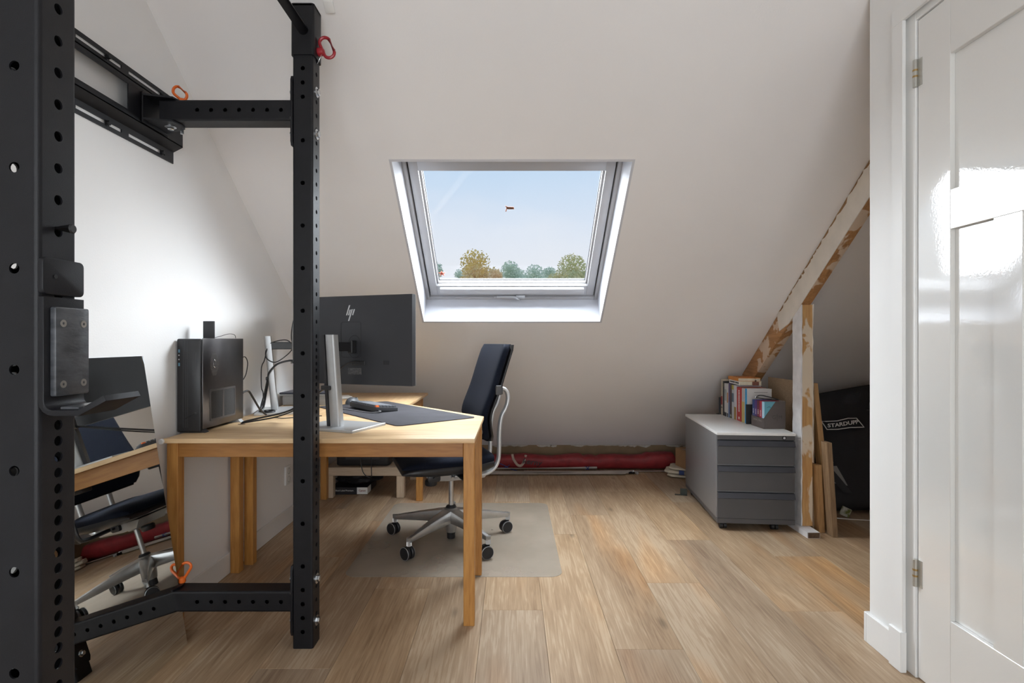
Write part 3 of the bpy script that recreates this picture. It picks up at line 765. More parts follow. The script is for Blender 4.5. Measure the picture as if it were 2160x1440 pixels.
# bar hook (j-cup) on the near post
hx = UXc + UW / 2
cup = thing('j_cup', 'black steel bar hook with a screwed pad on the near rack post', 'bar hook', (hx + 0.004, 0.8645, 0.99))
y0, y1 = 0.825, 0.903
def xzprism(poly, ya, yb, bev=0.0): return prism(nb(), poly, -yb, -ya, Matrix(((1, 0, 0, 0), (0, 0, -1, 0), (0, 1, 0, 0), (0, 0, 0, 1))), bev)
bm = nb(); prism(bm, rrect(0.079, 0.056, 0.008, 4, (y0 + y1) / 2, 1.200), hx + 0.0015, hx + 0.010, Matrix(((0, 0, 1, 0), (1, 0, 0, 0), (0, 1, 0, 0), (0, 0, 0, 1))), 0.001)
hk = wpart('upper_plate', bm, M_black, cup)
bm = nb(); tube(bm, [(hx + 0.0095, 0.846, 1.200), (hx + 0.0115, 0.846, 1.200)], 0.0035, 10); wpart('dimple', bm, M_dkbolt, cup, hk)
# bent strap: back plate, shelf and upturned nose in one profile
T = 0.009
pf = [(hx + 0.0015, 1.168)]
pf += [(hx + 0.0015, 1.010)] + [(hx + 0.0015 + 0.022 - 0.022 * math.cos(R(a)), 1.010 - 0.022 * math.sin(R(a))) for a in (22, 45, 67, 90)]
pf += [(hx + 0.062, 0.988), (hx + 0.104, 1.011)]
inn = [(hx + 0.100, 1.019), (hx + 0.0605, 0.997), (hx + 0.0235, 0.997)] + [(hx + 0.0015 + T + 0.013 - 0.013 * math.cos(R(a)), 1.010 - 0.013 * math.sin(R(a))) for a in (67, 45, 22, 0)] + [(hx + 0.0015 + T, 1.168)]
wpart('strap', xzprism(pf + inn, y0, y1, 0.0012), M_black, cup)
bm = nb(); prism(bm, rrect(0.066, 0.137, 0.003, 3, 0.869, 1.0845), hx + T + 0.0015, hx + T + 0.0105, Matrix(((0, 0, 1, 0), (1, 0, 0, 0), (0, 1, 0, 0), (0, 0, 0, 1))), 0.0015)
pad = wpart('pad', bm, M_uhmw, cup)
M_scr = mat('screw_head', (0.42, 0.40, 0.37), 0.35, metal=0.8, vary=0.2)
for (yy, zz) in ((0.850, 1.128), (0.890, 1.128), (0.850, 1.034), (0.890, 1.034)):
    sc = wpart('screw', lathe(nb(), [(0.0058, 0), (0.0058, 0.0010), (0.0022, 0.0010), (0.0020, -0.001)], 16, aim(Vector((hx + T + 0.0103, yy, zz)), (1, 0, 0))), M_scr, cup, pad)
bm = box(nb(), hx + 0.03, hx + 0.058, y0 + 0.006, y1 - 0.006, 0.997, 1.0015, 0.001); wpart('shelf_liner', bm, M_uhmw, cup)
bm = nb(); tube(bm, [(hx - 0.03, 0.8645, 1.277), (hx + 0.022, 0.8645, 1.277), (hx + 0.024, 0.8645, 1.277)], [0.0078, 0.0078, 0.006], 14)
wthing('safety_peg', bm, M_blkpl, (hx, 0.8645, 1.277), 'short black peg sticking out of the near post above the hook', 'peg')

# ================================================================== mirror
mir = thing('wall_mirror', 'frameless mirror leaning against the gable wall behind the rack post', 'mirror', (-1.18, 1.72, 0))
ma = bpy.data.materials.new('mirror_silver'); ma.use_nodes = True
t = ma.node_tree; b = t.nodes['Principled BSDF']; b.inputs['Metallic'].default_value = 1; b.inputs['Base Color'].default_value = (0.80, 0.82, 0.81, 1)
n = t.nodes.new('ShaderNodeTexNoise'); n.inputs['Scale'].default_value = 6; n.inputs['Detail'].default_value = 6
mr = t.nodes.new('ShaderNodeMapRange'); mr.inputs['From Min'].default_value = 0.4; mr.inputs['From Max'].default_value = 0.8; mr.inputs['To Min'].default_value = 0.004; mr.inputs['To Max'].default_value = 0.035
tcm = t.nodes.new('ShaderNodeTexCoord'); t.links.new(tcm.outputs['Object'], n.inputs['Vector']); t.links.new(n.outputs['Fac'], mr.inputs['Value']); t.links.new(mr.outputs[0], b.inputs['Roughness'])
A = Vector((-1.180, 2.0, 0.001)); B = Vector((-1.345, 2.004, 1.047)); Dm = Vector((0, -1, 0))
nrm = (B - A).cross(Dm); nrm.normalize()
if nrm.x < 0: nrm = -nrm
upv = (B - A).normalized(); L_ = (B - A).length; Wm = 0.58
MM = Matrix(((Dm.x, upv.x, nrm.x, A.x), (Dm.y, upv.y, nrm.y, A.y), (Dm.z, upv.z, nrm.z, A.z), (0, 0, 0, 1)))
wpart('glass', box(nb(), 0, Wm, 0, L_, -0.0008, 0, 0, 1, MM), ma, mir, sm=0)
wpart('backing', box(nb(), 0.0005, Wm - 0.0005, 0.0005, L_ - 0.0005, -0.005, -0.0009, 0, 1, MM), mat('mirror_edge', (0.55, 0.60, 0.58), 0.3, vary=0.1), mir, sm=0)

# ================================================================== desks
ZT = 0.733
def leg(x0, y0, w=0.043, z1=0.655): return box(nb(), x0, x0 + w, y0, y0 + w, 0, z1, 0.002)
desk = thing('front_desk', 'pine desk across the room with a slanted inner corner', 'desk', (-0.73, 2.39, 0))
bm = nb(); prism(bm, [(-1.318, 2.077), (-0.141, 2.077), (-0.138, 2.698), (-0.60, 3.215), (-0.60, 2.699), (-1.318, 2.699)], ZT - 0.018, ZT, None, 0.0025)
tp = wpart('tabletop', bm, M_pine, desk)
bm = nb(); lathe(bm, [(0.016, -0.002), (0.016, 0.0003)], 20, Matrix.Translation((-1.20, 2.44, ZT))); wpart('cable_hole', bm, mat('hole_dark', (0.12, 0.06, 0.025), 0.8, vary=0.3), desk, tp)
bm = nb(); lathe(bm, [(0.0105, 0), (0.0105, 0.006), (0.008, 0.008)], 18, aim(Vector((-1.322, 2.0765, 0.7225)), (0, -1, 0))); wpart('corner_bumper', bm, M_trimw, desk, tp)
for (x, y, zz) in ((-1.335, 2.124, 0), (-0.189, 2.124, 0), (-1.338, 2.609, 0), (-0.187, 2.579, 0.0022)): wpart('leg', box(nb(), x + 0.001, x + 0.044, y, y + 0.043, zz, ZT - 0.018, 0.002), M_pineleg, desk)
for (y0, y1) in ((2.132, 2.152), (2.60, 2.62)): wpart('apron', box(nb(), -1.293, -0.189, y0, y1, 0.652, ZT - 0.0185, 0.0015), M_pineap, desk)
for x in (-1.326, -0.172): wpart('apron', box(nb(), x, x + 0.02, 2.167, 2.579, 0.652, ZT - 0.0185, 0.0015), M_pineapY, desk)
desk2 = thing('side_desk', 'pine desk along the gable wall behind the monitors', 'desk', (-0.96, 3.3, 0))
bm = nb(); prism(bm, [(-1.318, 2.7005), (-0.602, 2.7005), (-0.602, 3.94), (-1.318, 3.94)], ZT - 0.018, ZT, None, 0.0025); wpart('tabletop', bm, M_pineY, desk2)
for (x, y) in ((-1.318, 2.705), (-1.332, 3.82), (-0.662, 3.79)): wpart('leg', leg(x, y, z1=ZT - 0.018), M_pineleg, desk2)
for (y0, y1) in ((2.712, 2.73), (3.83, 3.85)): wpart('apron', box(nb(), -1.288 + (0.0 if y0 < 3 else 0.0), -0.66, y0, y1, 0.652, ZT - 0.0185, 0.0015), M_pineap, desk2)
for x in (-1.31, -0.642): wpart('apron', box(nb(), x, x + 0.02, 2.75, 3.79, 0.652, ZT - 0.0185, 0.0015), M_pineapY, desk2)

# computer case
pcx0, pcx1, pcy0, pcy1 = -1.344, -1.243, 2.203, 2.54
pc = thing('computer_case', 'slim black upright computer case with a metallic vented side', 'computer', ((pcx0 + pcx1) / 2, 2.37, ZT))
zb, zt_ = ZT + 0.012, ZT + 0.378
M_pcs = mat('case_steel', (0.13, 0.122, 0.122), 0.30, metal=0.95, vary=0.1, vscale=30, bump=0.02, bscale=500)
body = wpart('body', box(nb(), pcx0, pcx1 - 0.003, pcy0 + 0.012, pcy1, zb, zt_ - 0.004, 0.004, 2), M_blkpl, pc)
wpart('front_cover', box(nb(), pcx0, pcx1 - 0.004, pcy0, pcy0 + 0.016, zb - 0.008, zt_, 0.006, 3), M_blkpl, pc)
wpart('side_panel', box(nb(), pcx1 - 0.0035, pcx1, pcy0 + 0.008, pcy1 + 0.004, zb + 0.002, zt_ + 0.002, 0.0015, 2), M_pcs, pc)
for i, xx in enumerate((0.026, 0.036, 0.044)):
    wpart('groove', box(nb(), pcx0 + xx, pcx0 + xx + 0.0015, pcy0 - 0.0004, pcy0 + 0.001, zb + 0.01, zt_ - 0.008), M_gasket, pc)
M_port = mat('usb_port', (0.10, 0.22, 0.30), 0.3, vary=0.1)
for i, (zz, hh) in enumerate(((1.062, 0.013), (1.008, 0.013))): wpart('usb_port', box(nb(), pcx0 + 0.007, pcx0 + 0.014, pcy0 - 0.0012, pcy0, zz - hh / 2, zz + hh / 2, 0.0005), M_port, pc)
for zz in (1.045, 1.028): wpart('audio_jack', lathe(nb(), [(0.0028, 0), (0.0028, 0.0012), (0.0014, 0.0012)], 12, aim(Vector((pcx0 + 0.0105, pcy0, zz)), (0, -1, 0))), M_zinc, pc)
wpart('logo_relief', box(nb(), pcx0 + 0.077, pcx0 + 0.0805, pcy0 - 0.0006, pcy0, 0.985, 1.055), M_gasket, pc)
bm = nb(); tube(bm, [(pcx0 + 0.035, pcy0 - 0.0004, 0.79), (pcx0 + 0.075, pcy0 - 0.0004, 0.812)], 0.0012, 5); lathe(bm, [(0.004, 0), (0.004, 0.0012)], 12, aim(Vector((pcx0 + 0.076, pcy0, 0.813)), (0, -1, 0))); wpart('power_button', bm, M_gasket, pc)
# perforated round vent and filtered twin grille
bm = nb(); cy, cz, rv = 2.298, 1.008, 0.037
k = 0
for iy in range(-7, 8):
    for iz in range(-11, 12):
        yy = iy * 0.0056 + (0.0028 if iz % 2 else 0); zz = iz * 0.0048
        if (yy / 0.031) ** 2 + (zz / 0.052) ** 2 < 1: lathe(bm, [(0.0017, 0), (0.0017, 0.0006)], 6, aim(Vector((pcx1, cy + yy, cz + zz)), (1, 0, 0)))
v_ = wpart('fan_vent', bm, mat('vent_hole', (0.16, 0.15, 0.15), 0.5, vary=0.2), pc, sm=0); v_['kind'] = 'stuff'
bm = nb(); tube(bm, [(pcx1 + 0.0008, cy + 0.009 * math.cos(2 * PI * k / 20), cz + 0.016 * math.sin(2 * PI * k / 20)) for k in range(20)], 0.0012, 6, closed=True); wpart('vent_ring', bm, M_zinc, pc)
g0, g1, gz0, gz1 = 2.262, 2.468, 0.772, 0.902
fr2 = wpart('grille_frame', ring(nb(), rrect(g1 - g0, gz1 - gz0, 0.004, 2, (g0 + g1) / 2, (gz0 + gz1) / 2), rrect(g1 - g0 - 0.014, gz1 - gz0 - 0.016, 0.008, 2, (g0 + g1) / 2, (gz0 + gz1) / 2), pcx1, pcx1 + 0.002, Matrix(((0, 0, 1, 0), (1, 0, 0, 0), (0, 1, 0, 0), (0, 0, 0, 1)))), mat('grille_frame', (0.09, 0.085, 0.085), 0.4, metal=0.4, vary=0.1), pc)
wpart('grille_bar', box(nb(), pcx1, pcx1 + 0.002, (g0 + g1) / 2 - 0.007, (g0 + g1) / 2 + 0.007, gz0 + 0.006, gz1 - 0.006), MATS['grille_frame'], pc)
M_mesh = mat('dust_mesh', (0.035, 0.034, 0.034), 0.8, vary=0.5, vscale=300)
for (a, b) in ((g0 + 0.006, (g0 + g1) / 2 - 0.006), ((g0 + g1) / 2 + 0.006, g1 - 0.006)): wpart('dust_filter', box(nb(), pcx1, pcx1 + 0.0008, a, b, gz0 + 0.006, gz1 - 0.006), M_mesh, pc)
for i in range(4): wpart('top_slot', box(nb(), pcx1 - 0.020, pcx1 - 0.008, 2.225 + i * 0.016, 2.237 + i * 0.016, zt_ - 0.0045, zt_ - 0.0035), M_gasket, pc)
for yy in (2.225, 2.515): wpart('foot', prism(nb(), [(-1.335, ZT), (pcx1 + 0.010, ZT), (pcx1 - 0.004, ZT + 0.014), (-1.335, ZT + 0.014)], -yy - 0.015, -yy + 0.015, Matrix(((1, 0, 0, 0), (0, 0, -1, 0), (0, 1, 0, 0), (0, 0, 0, 1)))), M_grey if yy > 2.4 else M_blkpl, pc)
# antenna card on top
ant = thing('wifi_antenna', 'flat black antenna card standing on top of the computer case', 'antenna', (-1.275, 2.33, zt_ - 0.002))
wpart('blade', box(nb(), -1.304, -1.257, 2.320, 2.328, zt_ - 0.0035, 1.186, 0.0015, 2), M_blkmt, ant)
bm = nb(); tube(bm, smooth([(-1.262, 2.33, zt_ + 0.004), (-1.25, 2.36, zt_ + 0.012), (-1.235, 2.40, zt_ + 0.022), (-1.226, 2.43, zt_ + 0.018), (-1.226, 2.44, zt_ + 0.004)], 6), 0.0012, 6); wpart('lead', bm, M_blkpl, ant)

# ------------------------------------------------ monitors
def monitor(name, label, base, rz, w, h, zbot, back_mat, logo, col_lean, pan_off, curved=0.0, colz=0.395, channel=True):
    m = thing(name, label, 'monitor', base, rz)
    bw, bd = 0.29, 0.235
    obj('stand_base', box(nb(), -bw / 2, bw / 2, -bd / 2, bd / 2, 0, 0.011, 0.0015), M_alu, m)
    bm = nb()
    n_ = 12; rings = []
    for i in range(n_ + 1):
        f = i / n_; zz = 0.011 + (colz - 0.011) * f; yo = -0.03 - col_lean * f; ww = 0.046 - 0.006 * f
        rr = []
        for k in range(13):
            a = R(-90 + 180 * k / 12); rr.append(bm.verts.new((ww * math.sin(a) * 0.55 + 0.004, yo - 0.013 - 0.011 * math.cos(a), zz)))
        rr.append(bm.verts.new((ww * 0.55 + 0.004, yo + 0.010, zz))); rr.append(bm.verts.new((-ww * 0.55 + 0.004, yo + 0.010, zz)))
        rings.append(rr)
    for i in range(n_):
        for k in range(15): bm.faces.new((rings[i][k], rings[i][(k + 1) % 15], rings[i + 1][(k + 1) % 15], rings[i + 1][k]))
    bm.faces.new(rings[0][::-1]); bm.faces.new(rings[-1])
    colm = obj('column', bm, M_alu, m)
    bm = nb(); prism(bm, [(-0.050, 0.011), (-0.012, 0.011), (-0.012 - col_lean, colz), (-0.050 - col_lean, colz)], 0.0205, 0.034, Matrix(((0, 0, -1, 0), (1, 0, 0, 0), (0, 1, 0, 0), (0, 0, 0, 1))))
    if channel: obj('column_channel', bm, M_blkmt, m, sm=0)
    else: bm.free()
    bm = nb(); box(bm, -0.042, 0.002, -0.064 - col_lean * 0.45, -0.042 - col_lean * 0.45, 0.165, 0.183, 0.002)
    obj('cable_clip', bm, M_blkpl, m)
    zc = colz - 0.045
    obj('arm', box(nb(), -0.022, 0.022, -0.03 - col_lean, pan_off - 0.024, zc - 0.024, zc + 0.014, 0.003), M_blkpl, m)
    obj('arm_head', box(nb(), 0.008, 0.030, pan_off - 0.052, pan_off - 0.018, zc - 0.034, zc + 0.022, 0.003), M_blkpl, m)
    z0 = zbot - base[2]; zm = z0 + h / 2
    # panel with softly bulged back
    bm = nb(); nx, nz = 16, 10; g_ = []
    for i in range(nx + 1):
        col_ = []
        for k in range(nz + 1):
            fx, fz = i / nx * 2 - 1, k / nz * 2 - 1
            bul = curved * (1 - abs(fx) ** 2.5) * (1 - abs(fz) ** 2.5)
            col_.append(bm.verts.new((fx * w / 2, pan_off - 0.018 - bul, zm + fz * h / 2)))
        g_.append(col_)
    for i in range(nx):
        for k in range(nz): bm.faces.new((g_[i][k], g_[i + 1][k], g_[i + 1][k + 1], g_[i][k + 1]))
    rim = [g_[i][0] for i in range(nx + 1)] + [g_[nx][k] for k in range(1, nz + 1)] + [g_[i][nz] for i in range(nx - 1, -1, -1)] + [g_[0][k] for k in range(nz - 1, 0, -1)]
    fr_v = [bm.verts.new((v.co.x, pan_off + 0.010, v.co.z)) for v in rim]
    for i in range(len(rim)):
        j = (i + 1) % len(rim); bm.faces.new((rim[j], rim[i], fr_v[i], fr_v[j]))
    bm.faces.new(fr_v)
    bmesh.ops.recalc_face_normals(bm, faces=bm.faces)
    cas = obj('casing', bm, back_mat, m, sm=50)
    obj('bezel', box(nb(), -w / 2, w / 2, pan_off + 0.0105, pan_off + 0.0135, z0, z0 + h, 0.001), M_alu, m)
    obj('screen', box(nb(), -w / 2 + 0.006, w / 2 - 0.006, pan_off + 0.0136, pan_off + 0.0146, z0 + 0.012, z0 + h - 0.006), M_screen, m)
    yb = pan_off - 0.018 - curved * 0.8 - 0.0006
    if logo:
        def bar(x, za, zb_, sl=0.36, wd=0.0062):
            bm_ = nb(); prism(bm_, [(x + za * sl, za), (x + za * sl + wd, za), (x + zb_ * sl + wd, zb_), (x + zb_ * sl, zb_)], 0, 0.0012, Matrix(((1, 0, 0, 0), (0, 0, -1, yb + 0.0004), (0, 1, 0, zm + 0.1235), (0, 0, 0, 1)))); return bm_
        lg = obj('logo', bar(-0.020, -0.014, 0.030), M_alu, cas, sm=0)
        for q in ((-0.0095, -0.014, 0.0105), (0.0, -0.039, 0.012), (0.0115, -0.014, 0.012)): obj('logo_stroke', bar(*q), M_alu, cas, sm=0)
        bm_ = nb(); prism(bm_, [(-0.0035, 0.0085), (0.0105, 0.0085), (0.0118, 0.012), (-0.0022, 0.012)], 0, 0.0012, Matrix(((1, 0, 0, 0), (0, 0, -1, yb + 0.0004), (0, 1, 0, zm + 0.1235), (0, 0, 0, 1)))); 
        bm_.free()
    M_line = mat('seam_line', (0.008, 0.008, 0.009), 0.7, vary=0.2)
    loopz = rrect(0.105, 0.155, 0.010, 4, 0.0, zm + 0.002 - 0.0)
    bm_ = nb(); tube(bm_, [(x, yb + 0.0002, z) for x, z in loopz], 0.0006, 4, closed=True); obj('mount_recess', bm_, M_line, cas, sm=0)
    bm_ = nb(); tube(bm_, [(0.019 + 0.034 * math.cos(2 * PI * k / 32), yb + 0.0002, zc - 0.006 + 0.05 * math.sin(2 * PI * k / 32)) for k in range(32)], 0.0007, 4, closed=True); obj('mount_ring', bm_, M_line, cas, sm=0)
    obj('port_block', box(nb(), 0.005, 0.075, yb - 0.004, yb + 0.001, zm - 0.108, zm - 0.090, 0.002), M_blkpl, cas)
    for k in range(5): obj('vent_slot', box(nb(), 0.168 + k * 0.006, 0.1705 + k * 0.006, yb - 0.0003, yb + 0.001, zm - 0.105, zm - 0.088), M_line, cas, sm=0)
    obj('rating_label', box(nb(), -0.015, 0.055, yb - 0.0003, yb + 0.001, zm - 0.150, zm - 0.122), mat('rating_label', (0.04, 0.04, 0.043), 0.5, col2=(0.10, 0.10, 0.10), vscale=160), cas, sm=0)
    return m
mon2 = monitor('desktop_monitor', 'black backed monitor with a silver stand on the front desk', (-0.731, 2.353, ZT), R(-20.4), 0.615, 0.388, 0.912, M_monb, True, 0.035, 0.085)
mon1 = monitor('desktop_monitor', 'grey curved-back monitor on a silver stand beside the computer', (-1.205, 2.885, ZT), R(-72.5), 0.56, 0.36, 0.915, M_mons, False, 0.035, 0.10, 0.03, 0.395, False)

# desk pad, keyboard, mouse
pc_ = [(-0.515, 2.352), (-0.186, 2.628), (-0.763, 3.352), (-1.092, 3.076)]
cx, cy = sum(p[0] for p in pc_) / 4, sum(p[1] for p in pc_) / 4
pad_rz = math.atan2(0.276, 0.329)
padthing = obj('desk_pad', prism(nb(), rrect(0.425, 0.925, 0.03, 6), 0, 0.0036, None, 0.001), mat('pad_cloth', (0.045, 0.043, 0.052), 0.85, vary=0.25, vscale=9, bump=0.1, bscale=500), loc=(cx + 0.01, cy + 0.01, ZT + 0.0004), rz=pad_rz)
tag(padthing, 'large dark cloth desk pad lying across the corner of the desk', 'desk pad')
kb = thing('keyboard', 'dark mechanical keyboard with an orange key on the desk pad', 'keyboard', (-0.745, 2.95, ZT + 0.004), pad_rz)
KL, KD = 0.315, 0.125
def ktilt(x): return 0.024 + (-x) / KD * 0.010
bm = nb(); prism(bm, [(-KD / 2, 0.006), (KD / 2, 0.0), (KD / 2, 0.018), (-KD / 2, 0.030)], -KL / 2, KL / 2, Matrix(((1, 0, 0, 0), (0, 0, -1, 0), (0, 1, 0, 0), (0, 0, 0, 1))), 0.0015)
obj('case', bm, mat('keyboard_case', (0.055, 0.055, 0.06), 0.45, vary=0.15), kb)
for sy in (-0.12, 0.12): obj('foot', box(nb(), -KD / 2 + 0.004, -KD / 2 + 0.014, sy - 0.012, sy + 0.012, 0, 0.0075), M_blkpl, kb)
M_key = mat('keycap_grey', (0.19, 0.20, 0.22), 0.55, vary=0.08); M_keyd = mat('keycap_dark', (0.075, 0.08, 0.09), 0.55, vary=0.08)
kcap = bpy.data.meshes.new('keycap'); b_ = nb(); s_ = bmesh.new(); bmesh.ops.create_cube(s_, size=1)
for v in s_.verts:
    if v.co.z > 0: v.co.x *= 0.78; v.co.y *= 0.78
merge(b_, s_); b_.to_mesh(kcap); b_.free()
for r_ in range(6):
    for c_ in range(16):
        xx = -KD / 2 + 0.014 + r_ * 0.0193; yy = -KL / 2 + 0.014 + c_ * 0.0191
        o = bpy.data.objects.new('key', kcap); C.objects.link(o); o.parent = kb
        o.location = (xx, yy, 0.030 - 0.0115 * (xx + KD / 2) / KD + 0.004); o.scale = (0.0175, 0.0172, 0.0085)
        mm = M_orange if (r_ == 0 and c_ == 0) else (M_keyd if (c_ in (0, 1, 14, 15) or r_ == 0) else M_key)
        if not kcap.materials: kcap.materials.append(M_key)
        o.material_slots[0].link = 'OBJECT'; o.material_slots[0].material = mm
bm = nb(); tube(bm, smooth([(-0.045, -KL / 2 + 0.002, 0.012), (-0.050, -KL / 2 - 0.03, 0.010), (-0.085, -KL / 2 + 0.01, 0.004), (-0.108, -0.02, 0.003), (-0.13, 0.12, 0.003)], 8), 0.0022, 6)
obj('cable', bm, mat('cable_grey', (0.30, 0.30, 0.31), 0.5, vary=0.1), kb)
ms = thing('computer_mouse', 'dark grey mouse behind the keyboard', 'mouse', (-0.93, 3.215, ZT + 0.004), pad_rz + 0.6)
bm = nb(); s_ = bmesh.new(); bmesh.ops.create_uvsphere(s_, u_segments=20, v_segments=12, radius=1)
for v in s_.verts:
    v.co.x *= 0.058; v.co.y *= 0.034 * (1 - 0.15 * v.co.x / 0.058); v.co.z = max(v.co.z, 0) * 0.038 * (1 - 0.25 * v.co.x / 0.058)
merge(bm, s_); obj('shell', bm, mat('mouse_shell', (0.10, 0.105, 0.115), 0.45, vary=0.1), ms)
obj('scroll_wheel', lathe(nb(), [(0.009, -0.004), (0.011, 0), (0.009, 0.004)], 14, aim(Vector((0.032, 0, 0.024)), (0, 1, 0))), M_blkpl, ms)
obj('button_split', box(nb(), 0.008, 0.05, -0.0012, 0.0012, 0.012, 0.0305), M_grey, ms)

# dock and notebook by the far monitor
dk = thing('docking_station', 'light grey box on the side desk beside the far monitor', 'docking station', (-1.19, 3.25, ZT))
obj('body', box(nb(), -0.13, 0.13, -0.09, 0.09, 0.0, 0.055, 0.006, 2), mat('dock_grey', (0.36, 0.37, 0.38), 0.45, vary=0.05), dk)
obj('top_seam', box(nb(), -0.131, 0.131, -0.091, 0.091, 0.040, 0.0415), M_grey, dk)
nbk = thing('notebook_computer', 'closed dark blue notebook computer on the grey dock', 'laptop', (-1.19, 3.25, ZT + 0.0555))
obj('lower_case', box(nb(), -0.145, 0.145, -0.10, 0.10, 0.0, 0.009, 0.003, 2), M_grey, nbk)
obj('lid', box(nb(), -0.145, 0.145, -0.10, 0.10, 0.0095, 0.019, 0.004, 2), mat('lid_blue', (0.05, 0.055, 0.08), 0.4, vary=0.1), nbk)
pp = thing('paper_pile', 'small pile of white papers on the side desk', 'papers', (-1.13, 3.56, ZT), 0.35)
for i in range(3): obj('sheet', box(nb(), -0.075, 0.075, -0.055, 0.055, i * 0.004, i * 0.004 + 0.0036), M_white, pp, (0.004 * i, 0.006 * i, 0), 0.08 * i, sm=0)

# cables
def cable(name, pts, r, label, m=M_blkpl, grp=None, n=8, own=None):
    bm = nb(); tube(bm, smooth(pts, n), r, 7)
    if own:
        o = wpart(name, bm, m, own); return o
    return wthing(name, bm, m, pts[0], label, 'cable', grp)
zt2 = ZT + 0.004
G = 'cables on the desks'
cable('cable', [(-1.20, 2.445, ZT + 0.0055), (-1.185, 2.45, ZT + 0.012), (-1.14, 2.47, ZT + 0.022), (-1.02, 2.50, ZT + 0.050), (-0.90, 2.42, ZT + 0.11), (-0.80, 2.34, ZT + 0.165), (-0.782, 2.315, ZT + 0.175), (-0.765, 2.315, ZT + 0.215), (-0.70, 2.345, ZT + 0.275), (-0.665, 2.388, ZT + 0.281)], 0.0042, 'thick black cable rising from the desk hole to the silver monitor stand', M_blkpl, None, own=mon2)
cable('cable', [(-1.205, 2.442, ZT + 0.0045), (-1.17, 2.465, ZT + 0.008), (-1.08, 2.51, ZT + 0.022), (-0.98, 2.48, ZT + 0.058), (-0.87, 2.39, ZT + 0.12), (-0.795, 2.325, ZT + 0.170), (-0.783, 2.309, ZT + 0.178), (-0.776, 2.309, ZT + 0.23), (-0.772, 2.32, ZT + 0.35)], 0.0034, 'second black cable from the desk hole tied to the stand clip', M_blkpl, None, own=mon2)
cable('cable', [(-1.185, 2.52, zt2), (-1.13, 2.62, zt2), (-1.08, 2.60, zt2), (-1.00, 2.66, zt2), (-0.93, 2.69, zt2)], 0.0022, 'thin black wire lying flat across the desk', M_blkpl, None)
b1 = Vector((-1.205, 2.885, ZT))
def m1(x, y, z):
    a = R(-72.5); return (b1.x + x * math.cos(a) - y * math.sin(a), b1.y + x * math.sin(a) + y * math.cos(a), ZT + z)
cable('cable', [m1(0.06, 0.085, 0.262), m1(0.055, 0.04, 0.268), m1(0.05, -0.02, 0.25), m1(0.035, -0.06, 0.205), m1(0.02, -0.066, 0.165), m1(0.03, -0.075, 0.10), m1(0.05, -0.085, 0.03), m1(0.08, -0.10, 0.006)], 0.0050, 'thick black cable curving from the grey monitor down its stand', own=mon1)
cable('cable', [m1(0.05, 0.06, 0.34), m1(0.045, 0.03, 0.30), m1(0.04, -0.03, 0.26), m1(0.03, -0.075, 0.285), m1(0.02, -0.07, 0.34), m1(0.03, -0.035, 0.366), m1(0.04, 0.03, 0.372), m1(0.05, 0.07, 0.32), m1(0.05, 0.083, 0.268)], 0.0026, 'looped thin black cable around the grey monitor stand', own=mon1)
cable('cable', [m1(0.03, -0.07, 0.33), m1(0.01, -0.085, 0.27), m1(0.0, -0.10, 0.23), m1(0.0, -0.10, 0.13), m1(0.02, -0.09, 0.10), m1(0.04, -0.09, 0.03), m1(0.06, -0.11, 0.006)], 0.0026, 'thin black cable hanging beside the grey monitor stand', own=mon1)
for i, dx in enumerate((0.0, 0.012, 0.024)):
    cable('cable', [m1(0.03 - dx * 0.2, -0.070, 0.17), m1(0.04 + dx, -0.08, 0.10), m1(0.055 + dx, -0.095, 0.03), m1(0.09 + dx, -0.10 + dx, 0.006), m1(0.12 + dx, -0.06, 0.006)], 0.0028, 'black cable in the bundle falling from the stand clip to the desk', M_blkpl, 'bundled cables at the stand', own=mon1)
cable('cable', [(-1.25, 2.545, 0.862), (-1.235, 2.575, 0.868), (-1.225, 2.60, 0.835), (-1.215, 2.65, 0.775), (-1.205, 2.695, 0.742)], 0.0048, 'thick power cable leaving the back of the computer case', own=pc)
cable('cable', [(-1.25, 2.545, 1.025), (-1.242, 2.56, 1.028), (-1.238, 2.575, 1.00), (-1.245, 2.575, 0.95), (-1.25, 2.56, 0.925), (-1.252, 2.545, 0.92)], 0.0022, 'thin looped lead at the back of the computer case', own=pc)
cable('cable', [m1(0.06, 0.084, 0.33), m1(0.05, 0.05, 0.37), m1(0.05, 0.055, 0.46), m1(0.06, 0.085, 0.555), m1(0.08, 0.12, 0.585)], 0.0028, 'black cable rising over the top of the grey monitor', own=mon1)
cl = [(m1(0.10 + 0.03 * math.cos(a) + 0.0, -0.05 + 0.025 * math.sin(a), 0.008 + 0.004 * (a / 6.0))) for a in [k * 0.8 for k in range(24)]]
cable('cable', cl, 0.0026, 'coiled spare black cable on the desk by the monitor base', M_blkpl, None, 3, own=mon1)
cable('cable', [(-1.335, 2.50, 0.65), (-1.325, 2.52, 0.60), (-1.31, 2.545, 0.575), (-1.295, 2.60, 0.558)], 0.0035, 'black cable hanging below the desk against the wall')
cable('cable', [(-1.05, 3.80, 0.66), (-1.05, 3.80, 0.35), (-1.03, 3.80, 0.20), (-0.975, 3.80, 0.165), (-0.972, 3.80, 0.25), (-0.975, 3.80, 0.66)], 0.003, 'black cable loop hanging in front of the low bench')
# socket on the gable wall
so = thing('wall_socket', 'white double wall socket below the side desk', 'socket', (XL, 3.30, 0.30))
obj('cover', box(nb(), 0.0, 0.011, -0.04, 0.04, -0.055, 0.055, 0.003, 2), M_trimw, so)
for zz in (-0.024, 0.024): obj('insert', lathe(nb(), [(0.019, 0), (0.019, 0.002), (0.016, 0.0015), (0.015, -0.001)], 20, aim(Vector((0.010, 0, zz)), (1, 0, 0))), M_grey, so)

